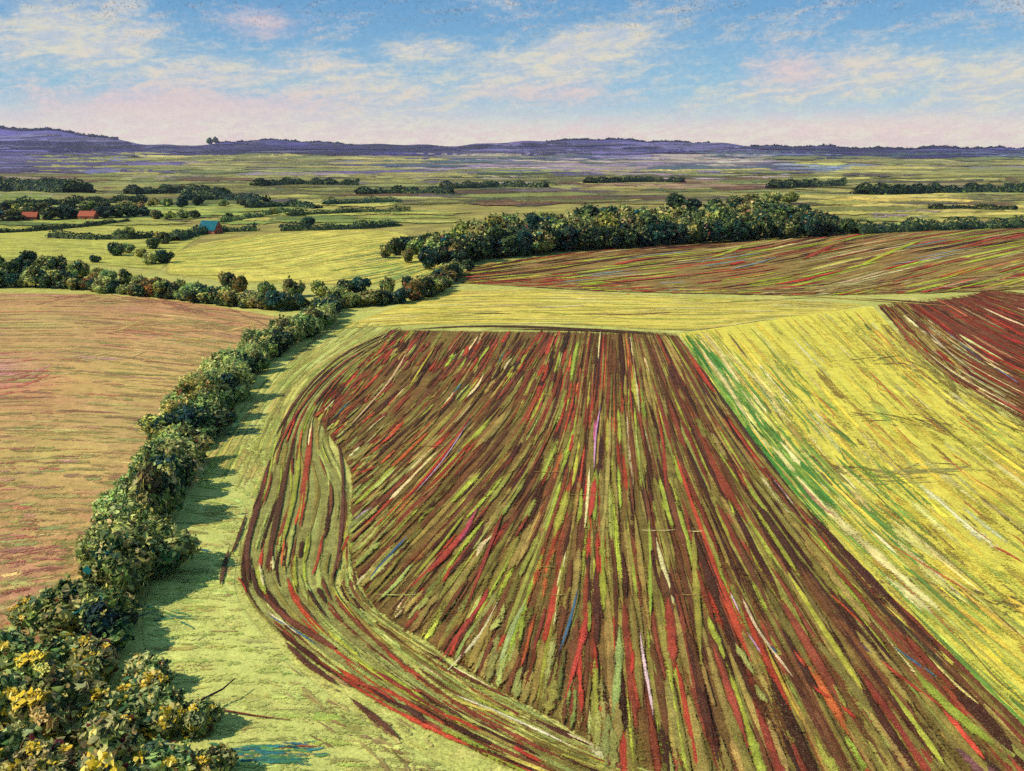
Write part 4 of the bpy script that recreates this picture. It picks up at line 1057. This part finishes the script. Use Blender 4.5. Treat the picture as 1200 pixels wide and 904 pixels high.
# skyline
for i, (px, lab) in enumerate([(247, 'dark tree on the skyline, the left one of a pair'), (254, 'dark tree on the skyline, the right one of a pair')]):
    a = math.atan((px - CX) / F * CP); x, y = 6950 * math.sin(a), 6950 * math.cos(a)
    plant(TREES, 'dark green', 'tree', 'tree', lab, 'pair of trees on the skyline', x, y, (3.2, 3.2, 3.2))


def treeline(x0, x1, label, name='far_treeline'):
    n = int((x1 - x0) * 14)
    px = rng.uniform(x0, x1, n); a = np.arctan((px - CX) / F * CP); r = 6900 + rng.uniform(-260, 140, n)
    x, y = r * np.sin(a), r * np.cos(a)
    z = h(x, y) + rng.uniform(0, 12, n) * (.6 + .5 * np.sin(px * .35) * np.sin(px * .13))
    nr = rng.normal(0, .5, (n, 3)); nr[:, 2] += 1; nr[:, 1] -= .5; nr /= np.linalg.norm(nr, axis=1)[:, None]
    v, q = leaf_quads(np.stack([x, y, z], 1), nr, rng.uniform(9, 24, n), rng.uniform(1.2, 2.5, n))
    me = mesh_np(name, v, q, None, np.repeat(pick(pal((40, 42, 62), (34, 36, 52), (56, 54, 84)), n, None, .15), 6, 0))
    o = link(name, me, M_LEAF); tag(o, label, 'wood', None, 'stuff')


treeline(255, 420, 'dark far wood along the skyline right of the tree pair')
treeline(-60, 140, 'dark far wood along the high ridge at the left')
treeline(640, 830, 'dark far wood along the middle of the skyline')
treeline(880, 1260, 'thin far wood along the flat skyline at the right')


# ------------------------------------------------------------------ buildings
def prism(pts, y0, y1):
    """Extrude an outline in x-z from y0 to y1."""
    n = len(pts); V = [(x, y0, z) for x, z in pts] + [(x, y1, z) for x, z in pts]
    Fc = [tuple(range(n)), tuple(range(2 * n - 1, n - 1, -1))] + [(i, i + n, (i + 1) % n + n, (i + 1) % n) for i in range(n)]
    return V, Fc


def solid(name, parts, mat, parent):
    V, Fc = [], []
    for v, fc in parts:
        b = len(V); V += v; Fc += [tuple(i + b for i in q) for q in fc]
    me = bpy.data.meshes.new(name); me.from_pydata(V, [], Fc); me.update()
    import bmesh
    bm = bmesh.new(); bm.from_mesh(me); bmesh.ops.recalc_face_normals(bm, faces=bm.faces); bm.to_mesh(me); bm.free()
    return link(name, me, mat, parent)


def box(x0, x1, y0, y1, z0, z1): return prism([(x0, z0), (x1, z0), (x1, z1), (x0, z1)], y0, y1)


def house(name, label, cat, group, px, py, rz, w, d, eave, ridge, mwall, mroof, chimney=True, windows=3, gable=False):
    x, y, z = P(px, py)
    o = thing(name, label, cat, (x, y, z - .1), rz, (1, 1, 1), group)
    # ridge runs along local x; the gable ends face +-x
    gx = [(-d / 2, 0), (d / 2, 0), (d / 2, eave), (0, ridge), (-d / 2, eave)]
    V, Fc = prism(gx, -w / 2, w / 2); V = [(b, a, c) for a, b, c in V]
    solid('wall', [(V, Fc)], mwall, o)
    k = .35; sl = (ridge - eave) / (d / 2)
    rf = [(-d / 2 - k, eave - k * sl + .06), (0, ridge + .06), (d / 2 + k, eave - k * sl + .06), (d / 2 + k, eave - k * sl + .32), (0, ridge + .34), (-d / 2 - k, eave - k * sl + .32)]
    V, Fc = prism(rf, -w / 2 - .3, w / 2 + .3); V = [(b, a, c) for a, b, c in V]
    roof = solid('roof', [(V, Fc)], mroof, o)
    if chimney: solid('chimney', [box(w * .28, w * .28 + .9, -.45, .45, ridge - .4, ridge + 1.5)], M_BRICK, roof)
    for i in range(windows):
        xx = -w / 2 + (i + .5) * w / windows
        if i == windows // 2: solid('door', [box(xx - .55, xx + .55, -d / 2 - .06, -d / 2 + .02, 0, 2.1)], M_DARK, o)
        else:
            wn = solid('window', [box(xx - .6, xx + .6, -d / 2 - .05, -d / 2 + .02, 1.1, 2.2)], M_CREAM, o)
            solid('pane', [box(xx - .48, xx + .48, -d / 2 - .08, -d / 2 - .052, 1.2, 2.1)], M_GLASS, wn)
    return o


house('barn', 'barn with a teal roof and brick-red walls behind the hay field', 'barn', None, 247, 274, R(-24), 11, 7, 2.4, 6.8, M_BRICK, M_TEAL, False, 3)
house('cottage', 'red-roofed cottage deeper in the dark wood, nearest the left edge', 'house', 'red-roofed cottages in the left wood', 30, 259, R(8), 16, 7, 2.8, 5.6, M_BRICK, M_TILE, True, 3)
house('cottage', 'red-roofed cottage at the middle of the dark left wood', 'house', 'red-roofed cottages in the left wood', 104, 258, R(-6), 11, 7, 2.8, 5.8, M_BRICK, M_TILE, True, 3)

# ------------------------------------------------------------------ fallen branches by the thicket
def branch(label, pix, rad, mat, lift):
    pts = []
    for (px, py), lf in zip(pix, lift):
        x, y, z = P(px, py); pts.append((x, y, z + lf))
    pts = np.array(pts); b = pts[0].copy()
    v, q = tube(pts - b, rad)
    me = mesh_np('branch', v, q); o = link('branch', me, mat); o.location = b
    tag(o, label, 'branch')


branch('dark curved branch poking from the thicket over the grass', [(182, 846), (206, 842), (236, 836), (262, 824), (277, 812)], [.16, .14, .11, .08, .04], M_DARK, [.8, .9, 1.1, 1.2, 1.3])
branch('long thin brown stick lying on the grass beside the thicket', [(244, 833), (276, 838), (310, 843), (340, 846)], [.07, .07, .05, .03], M_TWIG, [.28, .24, .2, .18])

# ------------------------------------------------------------------ air
HZ = -40.0, 215.0
V, Fc = box(-9500, 9500, -400, 9500, *HZ)
me = bpy.data.meshes.new('haze'); me.from_pydata(V, [], Fc); me.update()
hm, nt = new_mat('air'); N = NT(nt)
pv = N.n('ShaderNodeVolumePrincipled'); pv.inputs['Color'].default_value = (.74, .76, 1, 1); pv.inputs['Density'].default_value = HAZE_D; pv.inputs['Anisotropy'].default_value = .2
ho = N.n('ShaderNodeOutputMaterial'); N.l(pv.outputs[0], ho.inputs['Volume'])
hz = link('haze', me, hm); hz['kind'] = 'stuff'; hz['label'] = 'thin blue air over the far plain and hills'

# ------------------------------------------------------------------ sky, sun, camera
SUN_EL, SUN_B = R(41), R(-22)
sp = (-math.cos(SUN_EL) * math.cos(SUN_B), math.cos(SUN_EL) * math.sin(SUN_B), math.sin(SUN_EL))
w = bpy.data.worlds.new('World'); scene.world = w; w.use_nodes = True
nt = w.node_tree; nt.nodes.clear(); N = NT(nt)
sky = N.n('ShaderNodeTexSky', sky_type='NISHITA', sun_disc=False, sun_elevation=SUN_EL, sun_rotation=math.atan2(sp[0], sp[1]))
sky.air_density = 1.0; sky.dust_density = .6; sky.ozone_density = 1.4; sky.altitude = 100
gen = N.n('ShaderNodeTexCoord').outputs['Generated']
sx = N.n('ShaderNodeSeparateXYZ'); N.l(gen, sx.inputs[0])
X, Y, Z = sx.outputs
AZ = N.m('ARCTAN2', X, Y); EL = N.m('ARCSINE', Z)


def vec(a, b, c=0.0):
    nd = N.n('ShaderNodeCombineXYZ'); N.val(a, nd.inputs[0]); N.val(b, nd.inputs[1]); N.val(c, nd.inputs[2]); return nd.outputs[0]


def dirpx(px, py):
    u = (px - CX) / F; v = (CY - py) / F
    d = np.array([u, CP + v * SP, -SP + v * CP]); d /= np.linalg.norm(d)
    return math.atan2(d[0], d[1]), math.asin(d[2])


AZ2 = N.m('MULTIPLY', AZ, 1.0); EL2 = N.m('MULTIPLY', EL, 2.1)
sh = N.m('ADD', AZ2, N.m('MULTIPLY', EL2, -.45))
V1 = vec(sh, EL2)
nA = N.noise(V1, 9.0, 6, .62, .6)
nB = N.noise(vec(N.m('MULTIPLY', sh, 1.0), N.m('MULTIPLY', EL2, 1.6), 4.0), 34.0, 5, .7, .4)
nC = N.noise(vec(AZ, EL, 9.0), 420.0, 3, .75)
nD = N.noise(vec(AZ, N.m('MULTIPLY', EL, 1.4), 2.0), 150.0, 4, .7)
brk = N.m('ADD', N.m('MULTIPLY', nA, .55), N.m('ADD', N.m('MULTIPLY', nB, .3), N.m('MULTIPLY', nD, .15)))


def blob(px, py, rx, ry, tilt=0.0):
    a, e = dirpx(px, py); rx /= F; ry /= F
    da = N.m('SUBTRACT', AZ, a); de = N.m('SUBTRACT', EL, e)
    if tilt: de = N.m('SUBTRACT', de, N.m('MULTIPLY', da, tilt))
    q = N.m('ADD', N.m('POWER', N.m('ABSOLUTE', N.m('DIVIDE', da, rx)), 2.0), N.m('POWER', N.m('ABSOLUTE', N.m('DIVIDE', de, ry)), 2.0))
    return N.m('POWER', 2.718, N.m('MULTIPLY', q, -1.0))


def add(*xs):
    r = xs[0]
    for x_ in xs[1:]: r = N.m('ADD', r, x_)
    return r


SKYK = .10      # Background strength; cloud colours below are divided by it
def sk(c, k=1.0): return tuple(lin(c) * k / SKYK)


base = sky.outputs[0]
EXPO = .38
g = 2 ** -EXPO
# the blue deepens upward from the pale rim of the sky, over the sky texture's own light
blue = N.mix(N.smooth(EL, .02, .15), sk((146, 196, 222), g), sk((90, 154, 204), g))
c = N.mix(.82, base, blue)
c = N.mix(N.m('MULTIPLY', N.smooth(nA, .52, .68), .5), c, sk((146, 194, 218), g))
cream = add(blob(600, 92, 190, 34, .18), blob(690, 52, 90, 22, .25), blob(1050, 82, 150, 26), blob(1180, 100, 80, 30), blob(150, 70, 120, 40, -.2), blob(370, 96, 90, 22), blob(60, 30, 60, 30), blob(500, 60, 60, 14), blob(880, 112, 120, 16))
mc = N.smooth(N.m('ADD', cream, N.m('MULTIPLY', N.m('SUBTRACT', brk, .5), 5.5)), -0.12, 1.45)
c = N.mix(N.m('MULTIPLY', mc, .86), c, N.mix(N.smooth(nB, .4, .62), sk((198, 204, 212), g), sk((230, 222, 198), g)))
pink = add(blob(165, 128, 130, 26), blob(305, 28, 44, 16), blob(920, 84, 50, 26), blob(270, 122, 120, 18), blob(1020, 150, 160, 14), blob(640, 112, 90, 14))
mp = N.smooth(N.m('ADD', pink, N.m('MULTIPLY', N.m('SUBTRACT', brk, .5), 5.0)), -0.1, 1.6)
c = N.mix(N.m('MULTIPLY', mp, .8), c, sk((228, 204, 204), g))
rim = N.smooth(N.m('ADD', EL, N.m('MULTIPLY', N.m('SUBTRACT', brk, .5), .055)), .056, .014)
c = N.mix(N.m('MULTIPLY', rim, .85), c, N.mix(N.smooth(nB, .42, .6), sk((240, 212, 202), g * 1.05), sk((242, 228, 204), g * 1.05)))
# ragged grey-blue scud high up
scud = N.m('MULTIPLY', N.smooth(N.m('ADD', N.m('MULTIPLY', nC, .6), N.m('MULTIPLY', nB, .4)), .53, .62), N.smooth(N.m('ADD', EL, N.m('MULTIPLY', N.m('SUBTRACT', nA, .5), .09)), .095, .14))
c = N.mix(N.m('MULTIPLY', scud, .65), c, sk((92, 108, 132), g))
tone = N.m('MULTIPLY_ADD', nD, .26, .87)
vm = N.n('ShaderNodeVectorMath', operation='SCALE'); N.l(c, vm.inputs[0]); N.l(tone, vm.inputs[3])
bg = N.n('ShaderNodeBackground'); N.l(vm.outputs[0], bg.inputs[0]); bg.inputs[1].default_value = SKYK
o = N.n('ShaderNodeOutputWorld'); N.l(bg.outputs[0], o.inputs[0])
w.cycles.sampling_method = 'MANUAL'; w.cycles.sample_map_resolution = 512

ld = bpy.data.lights.new('sun', 'SUN'); ld.energy = 4.5; ld.angle = R(.5); ld.color = (1, .92, .77)
lo = bpy.data.objects.new('sun', ld); COL.objects.link(lo)
from mathutils import Vector
lo.rotation_euler = Vector((-sp[0], -sp[1], -sp[2])).to_track_quat('-Z', 'Y').to_euler(); lo.location = (-60, 40, 120)

cd = bpy.data.cameras.new('camera'); cam = bpy.data.objects.new('camera', cd); COL.objects.link(cam)
cd.sensor_width = 36; cd.lens = 36 * F / 1200; cd.clip_end = 30000; cd.clip_start = .5
cam.location = (0, 0, CAMZ); cam.rotation_euler = (math.pi / 2 - PITCH, 0, 0)
scene.camera = cam
vs = scene.view_settings
vs.view_transform = 'Standard'; vs.look = 'None'; vs.exposure = EXPO; vs.gamma = 1
scene.cycles.use_denoising = False
scene.cycles.max_bounces = 4; scene.cycles.diffuse_bounces = 2; scene.cycles.transparent_max_bounces = 24
scene.cycles.use_adaptive_sampling = True; scene.cycles.adaptive_threshold = .03; scene.cycles.volume_bounces = 0
